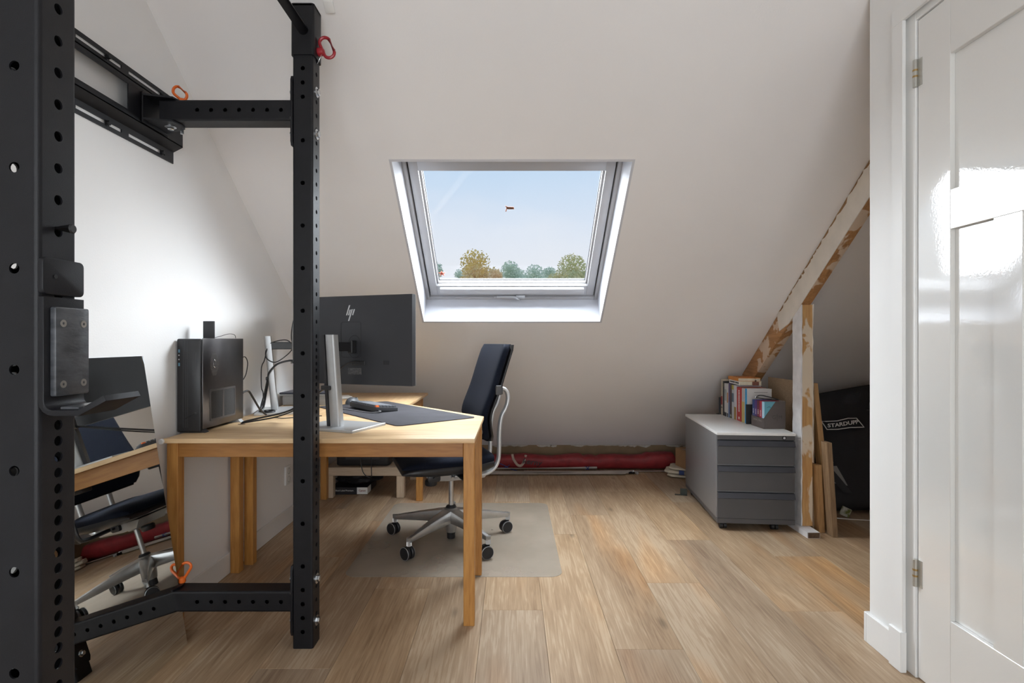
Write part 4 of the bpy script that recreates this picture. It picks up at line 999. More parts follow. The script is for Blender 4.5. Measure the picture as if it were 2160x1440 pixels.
# ================================================================== low bench, printer, paper
bn = thing('low_bench', 'low pale birch bench standing under the side desk', 'bench', (-1.035, 4.1, 0))
wpart('top', box(nb(), -1.312, -0.760, 3.868, 4.43, 0.155, 0.214, 0.002), M_birch, bn)
for (x, y) in ((-1.312, 3.868), (-0.813, 3.868), (-1.312, 4.377), (-0.813, 4.377)): wpart('leg', box(nb(), x, x + 0.053, y, y + 0.053, 0, 0.1545, 0.002), M_birchZ, bn)
prn = thing('printer', 'black printer on the low bench under the side desk', 'printer', (-1.06, 4.06, 0.214))
bm = nb(); prism(bm, rrect(0.38, 0.32, 0.03, 5), 0.004, 0.13, None, 0.012); obj('body', bm, M_blkpl, prn)
bm = nb(); prism(bm, rrect(0.40, 0.30, 0.02, 5), 0.131, 0.155, None, 0.006); obj('lid', bm, M_blkmt, prn)
obj('paper_slot', box(nb(), -0.12, 0.12, -0.1615, -0.1585, 0.05, 0.075), M_gasket, prn)
for sx in (-0.15, 0.15):
    for sy in (-0.12, 0.12): obj('foot', lathe(nb(), [(0.012, 0), (0.012, 0.006)], 10, Matrix.Translation((sx, sy, 0))), M_gasket, prn)
pb = thing('paper_box', 'black box of printing paper with a white end label under the bench', 'paper box', (-1.13, 4.06, 0))
wpart('carton', box(nb(), -1.305, -1.04, 3.955, 4.22, 0, 0.052, 0.002), mat('black_carton', (0.02, 0.018, 0.022), 0.4, vary=0.15), pb)
bm = box(nb(), -1.115, -1.039, 3.9545, 3.9555, 0.003, 0.051); box(bm, -1.0400, -1.0393, 3.955, 4.05, 0.003, 0.051); wpart('label', bm, M_white, pb)
FX = lambda x, y, z: Matrix(((1, 0, 0, x), (0, 0, -1, y), (0, 1, 0, z), (0, 0, 0, 1)))
def wtext(txt, size, x, y, z, m, o, name='printed_words', **k):
    return lettering(txt, size, W(o) @ FX(x, y, z), m, name, o, **k)
wtext('Black Label Premium', 0.0155, -1.205, 3.9543, 0.028, M_white, pb)
wtext('Canon', 0.0185, -1.077, 3.9541, 0.028, mat('dark_red_print', (0.25, 0.01, 0.015), 0.5, vary=0.1), pb, bold=0.0004)
bm = nb(); s_ = bmesh.new(); bmesh.ops.create_icosphere(s_, subdivisions=4, radius=1)
rn = random.Random(5)
from mathutils import noise as mnoise
for v in s_.verts:
    q = v.co.copy(); d = 1 + 0.25 * mnoise.noise(q * 2.3) + 0.08 * mnoise.noise(q * 6)
    v.co = Vector((q.x * 0.165 * d, q.y * 0.13 * d, 0.045 + max(min(q.z * d, 0.95), -0.95) * 0.045))
merge(bm, s_); tag(obj('crumpled_bag', bm, M_blkbag, loc=(-1.13, 4.10, 0.053)), 'crumpled black bag lying on the paper box', 'bag')

# ================================================================== chair mat and chair
cm_ = bpy.data.materials.new('frosted_mat'); cm_.use_nodes = True
t = cm_.node_tree; t.nodes.clear(); L = t.links.new
o_ = t.nodes.new('ShaderNodeOutputMaterial'); tr = t.nodes.new('ShaderNodeBsdfTransparent'); tr.inputs[0].default_value = (0.93, 0.93, 0.92, 1)
pr = t.nodes.new('ShaderNodeBsdfPrincipled'); pr.inputs['Base Color'].default_value = (0.56, 0.49, 0.41, 1); pr.inputs['Roughness'].default_value = 0.38
nn = t.nodes.new('ShaderNodeTexNoise'); nn.inputs['Scale'].default_value = 3; nn.inputs['Detail'].default_value = 4
tcc = t.nodes.new('ShaderNodeTexCoord'); L(tcc.outputs['Object'], nn.inputs['Vector'])
mrr = t.nodes.new('ShaderNodeMapRange'); mrr.inputs['To Min'].default_value = 0.26; mrr.inputs['To Max'].default_value = 0.52; L(nn.outputs['Fac'], mrr.inputs['Value'])
mxs = t.nodes.new('ShaderNodeMixShader'); L(mrr.outputs[0], mxs.inputs[0]); L(tr.outputs[0], mxs.inputs[1]); L(pr.outputs[0], mxs.inputs[2]); L(mxs.outputs[0], o_.inputs[0])
MT = 0.0022
bm = prism(nb(), rrect(1.03, 1.175, 0.06, 8), 0.0004, MT, None, 0.0006)
tag(obj('chair_mat', bm, cm_, loc=(-0.277, 3.155, 0)), 'translucent frosted floor mat under the office chair', 'floor mat')

ch = thing('office_chair', 'dark blue office chair with a silver five-star base at the desk', 'chair', (-0.338, 3.05, MT), R(199))
def loc_ang(wa): return R(wa - 199)
RB = 0.338
hub = obj('base_hub', lathe(nb(), [(0.026, 0.045), (0.030, 0.06), (0.036, 0.10), (0.040, 0.150), (0.038, 0.172), (0.030, 0.180)], 20), M_chrome, ch)
for wa in (22, 94, 166, 238, 310):
    a = loc_ang(wa); d = Vector((math.cos(a), math.sin(a), 0)); s = Vector((-d.y, d.x, 0))
    bm = nb(); rings = []
    for i in range(11):
        f = i / 10; r_ = 0.022 + (RB - 0.022) * f
        zt3 = 0.172 - 0.062 * f ** 1.15; th = 0.048 * (1 - f) + 0.022; hw = 0.026 * (1 - f) + 0.0125
        rings.append([bm.verts.new(d * r_ + s * (hw * q) + Vector((0, 0, z))) for q, z in ((-0.75, zt3), (0, zt3 + 0.004), (0.75, zt3), (1, zt3 - th * 0.5), (0.7, zt3 - th), (-0.7, zt3 - th), (-1, zt3 - th * 0.5))])
    for i in range(10):
        for k in range(7): bm.faces.new((rings[i][k], rings[i][(k + 1) % 7], rings[i + 1][(k + 1) % 7], rings[i + 1][k]))
    bm.faces.new(rings[0][::-1]); bm.faces.new(rings[-1])
    tube(bm, [d * RB + Vector((0, 0, 0.112)), d * RB + Vector((0, 0, 0.072))], 0.0135, 14)
    bmesh.ops.recalc_face_normals(bm, faces=bm.faces)
    sp_ = obj('base_spoke', bm, M_chrome, ch, sm=50)
    ca = loc_ang({22: 298, 94: 250, 166: 236, 238: 232, 310: 296}[wa] - 90)
    dd = Vector((math.cos(ca), math.sin(ca), 0)); ax = Vector((-dd.y, dd.x, 0)); cpos = d * RB + dd * 0.012 + Vector((0, 0, 0.0335))
    cs_ = nb(); 
    for sg in (-1, 1): lathe(cs_, [(0.012, 0.006), (0.031, 0.006), (0.0335, 0.009), (0.0335, 0.020), (0.030, 0.024), (0.010, 0.0245)], 24, aim(cpos, ax * sg))
    lathe(cs_, [(0.008, -0.008), (0.008, 0.008)], 10, aim(cpos, ax)); tube(cs_, [cpos + Vector((0, 0, 0.0)), d * RB + Vector((0, 0, 0.075))], 0.010, 8)
    cst = obj('caster', cs_, M_blkpl, ch)
    for sg in (-1, 1):
        bm = nb(); tube(bm, [cpos + ax * sg * 0.022 + (dd * math.cos(2 * PI * k / 24) + Vector((0, 0, math.sin(2 * PI * k / 24)))) * 0.0318 for k in range(24)], 0.0012, 5, closed=True)
        obj('wheel_rim', bm, M_alu, cst)
obj('column_shroud', lathe(nb(), [(0.0, 0.010), (0.021, 0.010), (0.0225, 0.014), (0.0225, 0.098), (0.021, 0.100)], 20), M_blkpl, ch)
obj('shroud_cap', lathe(nb(), [(0.024, 0.100), (0.027, 0.106), (0.016, 0.120), (0.013, 0.150)], 20), M_chrome, ch)
obj('gas_lift', lathe(nb(), [(0.0135, 0.178), (0.0135, 0.37)], 18), M_chrome, ch)
obj('lift_collar', lathe(nb(), [(0.028, 0.176), (0.030, 0.182), (0.024, 0.192), (0.018, 0.194)], 18), M_blkpl, ch)
# mechanism under the seat
bm = nb(); prism(bm, [(-0.20, 0.385), (-0.17, 0.350), (0.02, 0.345), (0.13, 0.352), (0.17, 0.395), (-0.20, 0.40)], -0.085, 0.085, Matrix(((1, 0, 0, 0), (0, 0, -1, 0), (0, 1, 0, 0), (0, 0, 0, 1))), 0.004)
lathe(bm, [(0.036, 0.335), (0.040, 0.345), (0.040, 0.36)], 18)
obj('seat_mechanism', bm, mat('mechanism_grey', (0.42, 0.42, 0.42), 0.4, metal=0.5, vary=0.1), ch)
obj('tension_knob', lathe(nb(), [(0.030, 0.315), (0.034, 0.322), (0.034, 0.338), (0.028, 0.345)], 14, Matrix.Translation((0.115, 0.015, 0))), M_blkpl, ch)
bm = nb(); prism(bm, rrect(0.065, 0.035, 0.012, 4, 0.13, 0.392), -0.190, -0.175, Matrix(((1, 0, 0, 0), (0, 0, -1, 0), (0, 1, 0, 0), (0, 0, 0, 1))), 0.002); tube(bm, [(0.13, 0.19, 0.395), (0.13, 0.205, 0.395)], 0.007, 8); obj('seat_lever', bm, M_blkpl, ch)
# seat: rounded cushion over a shell, front edge curling down, tail curling up
def loft(sections, n):
    bm = nb(); rg = []
    for sec in sections: rg.append([bm.verts.new(p) for p in sec])
    for i in range(len(rg) - 1):
        for k in range(n): bm.faces.new((rg[i][k], rg[i][(k + 1) % n], rg[i + 1][(k + 1) % n], rg[i + 1][k]))
    bm.faces.new(rg[0][::-1]); bm.faces.new(rg[-1]); bmesh.ops.recalc_face_normals(bm, faces=bm.faces); return bm
def seat_sections(zlo, zhi, grow):
    out = []
    for i in range(17):
        f = i / 16; x = -0.195 + 0.490 * f
        edge = min(1, math.sin(PI * min(max(f, 0.0), 1.0)) * 3.2 + 0.02)
        hw = (0.205 + 0.03 * f) * (0.80 + 0.20 * min(1, math.sqrt(max(0.0, math.sin(PI * (0.04 + 0.92 * f)))) * 1.3)) + grow
        dz = -0.015 * max(0, (f - 0.72) / 0.28) ** 2 + 0.018 * max(0, (0.22 - f) / 0.22) ** 2
        top = zhi - 0.02 * (1 - math.sqrt(min(1, max(0.0, 1 - (2 * f - 1) ** 6)))); bot = zlo + 0.030 * max(0, (f - 0.6) / 0.4) ** 2 + 0.006 * (1 - edge)
        sec = []
        for k in range(28):
            a = 2 * PI * k / 28; ca, sa = math.cos(a), math.sin(a)
            sy = math.copysign(abs(ca) ** 0.35, ca); sz = math.copysign(abs(sa) ** 0.6, sa)
            sec.append(Vector((x, sy * hw, (top + bot) / 2 + sz * max(0.004, (top - bot) / 2) + dz)))
        out.append(sec)
    return out
obj('seat', loft(seat_sections(0.425, 0.495, 0.0), 28), M_fab, ch, sm=60)
obj('seat_shell', loft(seat_sections(0.398, 0.468, 0.004), 28), M_blkpl, ch, sm=60)
# backrest
def back_x(z):
    f = (z - 0.575) / 0.51
    return -0.116 - 0.045 * f - 0.075 * f * f - 0.055 * max(0, 0.22 - f) ** 1.0 + 0.028 * math.exp(-((f - 0.24) / 0.22) ** 2)
def back_sections(off0, off1, hw0, zlo, zhi):
    out = []
    for i in range(19):
        f = i / 18; z = zlo + (zhi - zlo) * f
        taper = 1 - 0.14 * max(0, (0.30 - f) / 0.30) ** 2
        e = min(1.0, math.sqrt(max(0.0, 1 - abs(2 * f - 1) ** 14)) + 0.05)
        hw = hw0 * taper * (0.93 + 0.07 * e)
        x1, x0 = back_x(z) + off1 * (0.35 + 0.65 * e), back_x(z) + off0
        sec = []
        for k in range(24):
            a = 2 * PI * k / 24; ca, sa = math.cos(a), math.sin(a)
            sy = math.copysign(abs(ca) ** 0.35, ca); sx = math.copysign(abs(sa) ** 0.55, sa)
            yy = sy * hw; cc = -0.018 * (1 - (yy / hw0) ** 2)
            sec.append(Vector(((x0 + x1) / 2 + sx * (x1 - x0) / 2 + cc, yy, z)))
        out.append(sec)
    return out
obj('backrest', loft(back_sections(-0.052, 0.002, 0.222, 0.575, 1.083), 24), M_fab, ch, sm=60)
obj('back_shell', loft(back_sections(-0.072, -0.050, 0.219, 0.565, 1.080), 24), M_blkpl, ch, sm=60)
for sg in (-1, 1):
    yy = sg * 0.085
    pth = [(0.02, yy, 0.372), (-0.11, yy, 0.368), (-0.172, yy, 0.372), (-0.220, yy, 0.395), (-0.246, yy, 0.44), (-0.252, yy, 0.50), (-0.254, yy, 0.60), (-0.266, yy, 0.68), (-0.294, yy, 0.735), (-0.304, yy, 0.785), (-0.290, yy, 0.828), (-0.250, yy, 0.842)]
    bm = nb(); tube(bm, smooth(pth, 5), 0.0155, 12, flat=0.75); obj('back_frame', bm, mat('frame_silver', (0.62, 0.63, 0.635), 0.38, metal=0.5, vary=0.06), ch, sm=60)
    obj('frame_bracket', box(nb(), -0.268, -0.228, yy - 0.024, yy + 0.024, 0.805, 0.865, 0.004), M_gun, ch)
    # armrest: bent post and pad, under desk height
    bm = nb(); tube(bm, smooth([(-0.02, sg * 0.10, 0.385), (-0.03, sg * 0.22, 0.382), (-0.035, sg * 0.262, 0.40), (-0.035, sg * 0.266, 0.50), (-0.02, sg * 0.266, 0.625)], 6), 0.019, 10, flat=0.55)
    ar = obj('armrest_post', bm, M_blkpl, ch, sm=60)
    bm = nb(); prism(bm, rrect(0.25, 0.07, 0.03, 6, 0.02, sg * 0.262), 0.620, 0.645, None, 0.008); obj('armrest_pad', bm, M_blkmt, ch)
for sg in (-1, 1): obj('side_grip', box(nb(), -0.222, -0.190, sg * 0.2225 - 0.005, sg * 0.2225 + 0.005, 0.815, 0.866, 0.003), M_gun, ch)

# ================================================================== drawer cabinet
cab = thing('drawer_cabinet', 'charcoal three-drawer cabinet on castors with a white top', 'cabinet', (1.194, 3.20, 0), R(-5))
cw, cd = 0.437, 0.81
obj('body', box(nb(), 0, cw, 0.02, cd, 0.060, 0.556, 0.003), M_gunside, cab)
obj('top', box(nb(), -0.002, cw + 0.002, -0.004, cd + 0.002, 0.5565, 0.572, 0.0015), M_ctop, cab)
obj('plinth', box(nb(), 0, cw, 0.002, cd, 0.043, 0.0735, 0.002), M_gun, cab)
hd = obj('header', box(nb(), 0.002, cw - 0.002, 0.0, 0.02, 0.531, 0.556, 0.001), M_gun, cab)
lk = obj('lock', lathe(nb(), [(0.013, 0), (0.013, 0.002), (0.007, 0.002), (0.007, 0.004)], 18, aim(Vector((cw - 0.062, 0.0, 0.5445)), (0, -1, 0))), M_blkpl, cab)
obj('lock_barrel', lathe(nb(), [(0.0065, 0), (0.0065, 0.0045)], 14, aim(Vector((cw - 0.062, 0.0, 0.5445)), (0, -1, 0))), M_zinc, lk)
for (z0, z1, z2) in ((0.388, 0.493, 0.529), (0.234, 0.345, 0.380), (0.0745, 0.190, 0.226)):
    dr = obj('drawer', box(nb(), 0.003, cw - 0.003, 0.0, 0.02, z0, z1 - 0.001, 0.001), M_gun, cab)
    bm = nb(); prism(bm, [(0.0, z1 + 0.001), (-0.010, z1), (-0.013, z1 + 0.003), (-0.002, z2 - 0.004), (0.012, z2 - 0.002), (0.012, z1 + 0.001)], 0.003, cw - 0.003, Matrix(((0, 0, 1, 0), (1, 0, 0, 0), (0, 1, 0, 0), (0, 0, 0, 1))))
    obj('handle', bm, M_lip, dr, sm=20)
for (x, y) in ((0.045, 0.05), (cw - 0.10, 0.05), (0.045, cd - 0.05), (cw - 0.10, cd - 0.05)):
    bm = nb()
    for dx in (-0.011, 0.011): lathe(bm, [(0.008, -0.007), (0.018, -0.008), (0.0185, 0), (0.018, 0.008), (0.008, 0.007)], 16, aim(Vector((x + dx, y, 0.0185)), (1, 0, 0)))
    box(bm, x - 0.012, x + 0.012, y - 0.012, y + 0.012, 0.030, 0.0435)
    obj('castor', bm, M_blkpl, cab)
lb = thing('metal_bracket', 'small dark metal bracket on the floor behind the cabinet corner', 'bracket', (1.218, 3.94, 0), R(-15))
obj('flat', box(nb(), -0.05, 0.035, -0.012, 0.012, 0, 0.004, 0.001), mat('dark_green_metal', (0.05, 0.055, 0.045), 0.4, metal=0.4, vary=0.2), lb)
obj('upright_tab', box(nb(), -0.012, 0.035, 0.008, 0.012, 0.004, 0.045, 0.001), MATS['dark_green_metal'], lb)

# ---------------------------------------------------------------- books on the cabinet
ZB = 0.572
def book(label, x, ya, yb, h, w, spine, group=None, cover=None, patches=(), z=ZB, rz=-3):
    """upright book: spine towards -x, thickness along y; patches = (z0, z1, colour) bands printed on the spine"""
    t_ = yb - ya
    o = thing('book', label, 'book', (x, (ya + yb) / 2, z), R(rz), group)
    cov = cover or spine
    hw = t_ / 2 - 0.0006
    bm = box(nb(), 0, w, hw - 0.0022, hw, 0, h); box(bm, 0, w, -hw, -hw + 0.0022, 0, h)
    obj('cover', bm, mat('cover_%02x%02x%02x' % tuple(int(c * 255) for c in cov), cov, 0.42, vary=0.05), o, sm=0)
    sp_ = obj('spine', box(nb(), -0.0018, 0.0, -hw, hw, 0, h, 0.0006), mat('spine_%02x%02x%02x' % tuple(int(c * 255) for c in spine), spine, 0.42, vary=0.05), o, sm=0)
    obj('pages', box(nb(), 0.0002, w - 0.004, -hw + 0.0023, hw - 0.0023, 0.003, h - 0.003), M_paper, o, sm=0)
    for (a, b, c) in patches: obj('spine_print', box(nb(), -0.0024, -0.0018, -hw * 0.98, hw * 0.98, a, b), mat('print_%02x%02x%02x' % tuple(int(q * 255) for q in c), c, 0.45, vary=0.05), sp_, sm=0)
    return o, hw
def spine_text(o, txt, size, zc, m, hw):
    MT_ = Matrix(((0, 0, -1, -0.0027), (0, -1, 0, 0) if False else (0, -1, 0, 0), (-1, 0, 0, zc), (0, 0, 0, 1)))
    # text reads down the spine
    return lettering(txt, size, Matrix(((0, 0, -1, -0.0028), (0, 1, 0, 0), (1, 0, 0, zc), (0, 0, 0, 1))) @ Matrix.Rotation(PI, 4, 'Z'), m, 'spine_title', o)
SX = 1.512
wht, blk = (0.70, 0.69, 0.66), (0.025, 0.025, 0.03)
book('tall cream book with a red square on its spine, last in the row', SX, 3.942, 3.977, 0.257, 0.19, (0.55, 0.47, 0.37), patches=((0.075, 0.135, (0.36, 0.05, 0.05)), (0.05, 0.06, (0.2, 0.16, 0.12))))
book('black book with an olive head beside the tall cream book', SX, 3.917, 3.941, 0.245, 0.17, blk, patches=((0.205, 0.23, (0.13, 0.11, 0.05)),))
book('white book with grey title and black foot in the row', SX, 3.866, 3.9155, 0.232, 0.17, wht, patches=((0.0, 0.028, blk), (0.11, 0.19, (0.42, 0.48, 0.47))))
book('slim white book with an orange band in the row', SX, 3.840, 3.865, 0.232, 0.16, (0.66, 0.62, 0.60), patches=((0.10, 0.17, (0.55, 0.25, 0.10)), (0.0, 0.026, blk)))
book('purple and blue spined book in the row', SX, 3.815, 3.839, 0.240, 0.16, (0.12, 0.09, 0.24), patches=((0.0, 0.11, (0.16, 0.27, 0.46)),))
book('dark brown book with a white foot mark in the row', SX, 3.783, 3.814, 0.236, 0.16, (0.09, 0.055, 0.05), patches=((0.0, 0.03, (0.14, 0.17, 0.06)), (0.012, 0.024, wht)))
book('pale book with a yellow head and blue patch in the row', SX, 3.742, 3.782, 0.232, 0.16, (0.58, 0.60, 0.62), patches=((0.20, 0.231, (0.50, 0.42, 0.04)), (0.115, 0.175, (0.10, 0.16, 0.22))))
book('white book with an ochre lower half in the row', SX, 3.702, 3.741, 0.232, 0.16, (0.66, 0.65, 0.70), patches=((0.0, 0.085, (0.38, 0.22, 0.03)),))
bk, hw = book('thick bright red book with white title in the row', SX, 3.620, 3.701, 0.224, 0.16, (0.52, 0.035, 0.03))
for i, (txt, yy) in enumerate((('THE JOURNEY', 0.0),)): pass
bm = nb(); rr_ = random.Random(2)
z_ = 0.205
while z_ > 0.06:
    l_ = rr_.uniform(0.006, 0.012); box(bm, -0.0026, -0.0018, -0.012 + rr_.uniform(-0.001, 0.001), 0.006, z_ - l_ * 0.7, z_); z_ -= l_
obj('spine_lettering', bm, M_white, bk, sm=0)
obj('publisher_mark', box(nb(), -0.0026, -0.0018, -0.012, 0.006, 0.012, 0.028), M_white, bk, sm=0)
book('white and yellow spined book in the row', SX, 3.567, 3.619, 0.222, 0.155, (0.62, 0.60, 0.58), patches=((0.0, 0.135, (0.62, 0.52, 0.20)),))
fb, hw = book('white book with a bright cyan spine at the front of the row', SX, 3.536, 3.566, 0.224, 0.155, (0.02, 0.36, 0.72), cover=(0.60, 0.575, 0.56))
bm = nb(); rr_ = random.Random(4); x_ = 0.045
while x_ < 0.128:
    l_ = rr_.uniform(0.003, 0.007); box(bm, x_, x_ + l_ * 0.75, -hw - 0.0003, -hw, 0.199, 0.2025); x_ += l_
obj('cover_lettering', bm, mat('grey_print', (0.22, 0.21, 0.20), 0.6, vary=0.1), fb, sm=0)
# two books lying flat across the row
def flat_book(label, x0, x1, y0, y1, z0, z1, cov, spine, rz):
    o = thing('book', label, 'book', ((x0 + x1) / 2, (y0 + y1) / 2, z0), R(rz)); a, b = (x1 - x0) / 2, (y1 - y0) / 2; h = z1 - z0
    bm = box(nb(), -a, a, -b, b, 0, 0.002); box(bm, -a, a, -b, b, h - 0.002, h); obj('cover', bm, cov, o, sm=0)
    obj('spine', box(nb(), -a - 0.0018, -a, -b, b, 0, h, 0.0006), spine, o, sm=0)
    obj('pages', box(nb(), -a + 0.0002, a - 0.004, -b + 0.004, b - 0.004, 0.0021, h - 0.0021), M_paper, o, sm=0); return o
M_ocov = mat('orange_cover', (0.72, 0.26, 0.03), 0.5, vary=0.15, vscale=12)
zf = ZB + 0.2412
f1 = flat_book('white spined book lying flat on the upright books', 1.503, 1.645, 3.60, 3.82, zf, zf + 0.026, mat('cream_cover', (0.62, 0.57, 0.46), 0.6, vary=0.1), M_white, -5)
bm = nb(); rr_ = random.Random(8); y_ = -0.095
while y_ < 0.09:
    l_ = rr_.uniform(0.006, 0.013)
    if abs(y_ + 0.02) > 0.008: box(bm, -0.0735, -0.0728, y_, y_ + l_ * 0.8, 0.009, 0.017)
    y_ += l_
obj('spine_lettering', bm, mat('dark_print', (0.05, 0.05, 0.06), 0.6, vary=0.1), f1, sm=0)
f2 = flat_book('orange covered book on top of the flat stack', 1.497, 1.640, 3.60, 3.83, zf + 0.0262, zf + 0.047, M_ocov, M_ocov, -6)
bm = nb(); tube(bm, [(-0.05, -0.085, 0.0213), (0.055, -0.085, 0.0213), (0.055, 0.085, 0.0213), (-0.05, 0.085, 0.0213)], 0.0012, 4, closed=True); obj('cover_border', bm, mat('brown_print', (0.36, 0.12, 0.04), 0.6, vary=0.2), f2, sm=0)
bm = nb(); prism(bm, [(-0.03, 0.01), (0.03, 0.0), (0.045, 0.03), (0.03, 0.05), (0.0, 0.045), (-0.035, 0.05), (-0.045, 0.03)], 0.0209, 0.0214); obj('cover_print', bm, MATS['brown_print'], f2, sm=0)
cl_ = thing('binder_clip', 'small brown page clip with a cord hanging from the orange book', 'clip', (1.590, 3.592, zf + 0.004), R(-5))
obj('clip_body', box(nb(), -0.020, 0.020, -0.010, 0.0, -0.004, 0.020, 0.002), mat('brown_leather', (0.14, 0.045, 0.03), 0.5, col2=(0.26, 0.10, 0.06), vscale=150), cl_)
bm = nb(); s_ = bmesh.new(); bmesh.ops.create_uvsphere(s_, u_segments=12, v_segments=8, radius=0.0055); merge(bm, s_, Matrix.Translation((0, -0.004, 0.026))); obj('bead', bm, mat('brown_bead', (0.09, 0.035, 0.025), 0.4, vary=0.2), cl_)
bm = nb(); tube(bm, smooth([(0, -0.004, 0.030), (-0.004, -0.003, 0.042), (-0.010, 0.02, 0.0455), (-0.006, 0.06, 0.0455)], 5), 0.0009, 5); obj('cord', bm, M_card, cl_)
# bookends
for (y, lab, w_) in ((3.99, 'dark metal bookend behind the tall cream book', 1), (3.528, 'black metal bookend in front of the cyan spined book', -1)):
    be = thing('bookend', lab, 'bookend', (1.535, y, ZB))
    obj('upright_plate', box(nb(), -0.035, 0.05, -0.002, 0.002, 0, 0.125, 0.001), M_blkmt, be)
    obj('foot_plate', box(nb(), -0.035, 0.05, -0.012 if w_ < 0 else 0.002, 0.0 if w_ < 0 else 0.06, 0, 0.0015), M_blkmt, be)
    if w_ < 0: obj('web', box(nb(), -0.036, -0.030, -0.010, -0.002, 0, 0.12, 0.001), M_blkmt, be)
# slip case with five novels
bxs = thing('slipcase', 'dark taupe slipcase with a slanted opening holding five coloured books', 'slipcase', (1.520, 3.318, ZB), R(1.5))
sw, sd, sh = 0.132, 0.165, 0.167
M_case = mat('taupe_board', (0.105, 0.085, 0.078), 0.6, vary=0.12, vscale=20)
def yz(poly, x0, x1): return prism(nb(), poly, x0, x1, Matrix(((1, 0, 0, 0), (0, 0, -1, 0), (0, 1, 0, 0), (0, 0, 0, 1))))
def side(y0, y1):
    # side wall in the x z plane with a slanted front edge
    return prism(nb(), [(0, 0), (sw, 0), (sw, sh), (0.074, sh), (0, 0.064)], -y1, -y0, Matrix(((1, 0, 0, 0), (0, 0, -1, 0), (0, 1, 0, 0), (0, 0, 0, 1))))
sfr = obj('front_side', side(0, 0.0025), M_case, bxs, sm=0)
obj('rear_side', side(sd - 0.0025, sd), M_case, bxs, sm=0)
obj('low_front', box(nb(), 0, 0.0025, 0.0026, sd - 0.0026, 0, 0.063), M_case, bxs, sm=0)
obj('back', box(nb(), sw - 0.0025, sw, 0.0026, sd - 0.0026, 0, sh), mat('cream_board', (0.5, 0.44, 0.38), 0.7, vary=0.1), bxs, sm=0)
obj('floor_board', box(nb(), 0.0026, sw - 0.0026, 0.0026, sd - 0.0026, 0, 0.002), M_case, bxs, sm=0)
M_tp = mat('dark_emboss', (0.045, 0.035, 0.032), 0.5, vary=0.1); M_lt = mat('light_foil', (0.30, 0.27, 0.26), 0.4, vary=0.2)
lettering('G', 0.032, FX(0.062, -0.0004, 0.070), M_tp, 'emblem_letter', sfr); lettering('M', 0.030, FX(0.100, -0.0004, 0.070), M_tp, 'emblem_letter', sfr)
bm = nb(); prism(bm, [(0.079, 0.090), (0.082, 0.090), (0.082, 0.080), (0.088, 0.079), (0.082, 0.077), (0.0815, 0.05), (0.0805, 0.035), (0.0795, 0.05), (0.079, 0.077), (0.073, 0.079), (0.079, 0.080)], 0, 0.0004, Matrix(((1, 0, 0, 0), (0, 0, -1, 0), (0, 1, 0, 0), (0, 0, 0, 1)))); obj('emblem_dagger', bm, M_tp, sfr, sm=0)
lettering('SARAH J. MAAS', 0.0165, Matrix(((0, 0, -1, -0.0004), (-1, 0, 0, sd / 2), (0, 1, 0, 0.044), (0, 0, 0, 1))), M_lt, 'case_lettering', bxs)
cols = [((0.42, 0.70, 0.85), (0.13, 0.36, 0.45), 'pale blue novel with a teal cover in the slipcase'), ((0.42, 0.03, 0.06), None, 'crimson novel in the slipcase'), ((0.17, 0.035, 0.06), None, 'maroon novel in the slipcase'), ((0.10, 0.05, 0.22), None, 'violet novel in the slipcase'), ((0.05, 0.09, 0.26), None, 'dark blue novel in the slipcase')]
yy = 0.0035
for i, (c, cv, lab) in enumerate(cols):
    th = 0.0305
    wp = (Matrix.Translation(bxs.location) @ Matrix.Rotation(R(1.5), 4, 'Z')) @ Vector((0.0055, yy, 0.0022))
    wq = (Matrix.Translation(bxs.location) @ Matrix.Rotation(R(1.5), 4, 'Z')) @ Vector((0.0055, yy + th, 0.0022))
    nv, hw = book(lab, wp.x, wp.y, wq.y, sh - 0.006, 0.120, c, 'novels in the slipcase', cover=cv or c, z=ZB + 0.0022, rz=1.5)
    bm = nb(); rr_ = random.Random(i + 20); z_ = 0.105
    while z_ > 0.075: box(bm, -0.0026, -0.0018, -0.004, 0.004, z_ - 0.004, z_); z_ -= rr_.uniform(0.006, 0.009)
    obj('spine_lettering', bm, M_white, nv, sm=0)
    if i == 0:
        bm = nb(); tube(bm, [(0.026 + 0.010 * math.cos(q), -hw - 0.0002, 0.125 + 0.009 * math.sin(q) * math.cos(q * 0.5)) for q in [k * 0.5 for k in range(13)]], 0.0013, 5); obj('cover_flourish', bm, mat('teal_print', (0.04, 0.15, 0.20), 0.5, vary=0.1), nv, sm=0)
    yy += th + 0.0012
gl = thing('reading_glasses', 'black rimmed glasses resting on top of the slipcase books', 'glasses', (1.585, 3.41, ZB + 0.167))
bm = nb(); tube(bm, smooth([(-0.055, 0.05, 0.010), (-0.045, -0.03, 0.010), (-0.02, -0.06, 0.008), (0.03, -0.055, 0.004), (0.058, -0.02, 0.002)], 6), 0.0032, 7); obj('temple', bm, M_blkpl, gl)
bm = nb(); tube(bm, smooth([(-0.055, 0.05, 0.010), (-0.02, 0.055, 0.022), (0.03, 0.03, 0.012), (0.058, -0.02, 0.002)], 6), 0.0032, 7); obj('front_rim', bm, M_blkpl, gl)
bm = nb(); tube(bm, [(-0.052 + 0.008 * math.cos(2 * PI * k / 14), 0.035, 0.012 + 0.008 * math.sin(2 * PI * k / 14)) for k in range(14)], 0.0015, 5, closed=True); obj('wire_loop', bm, M_zinc, gl)

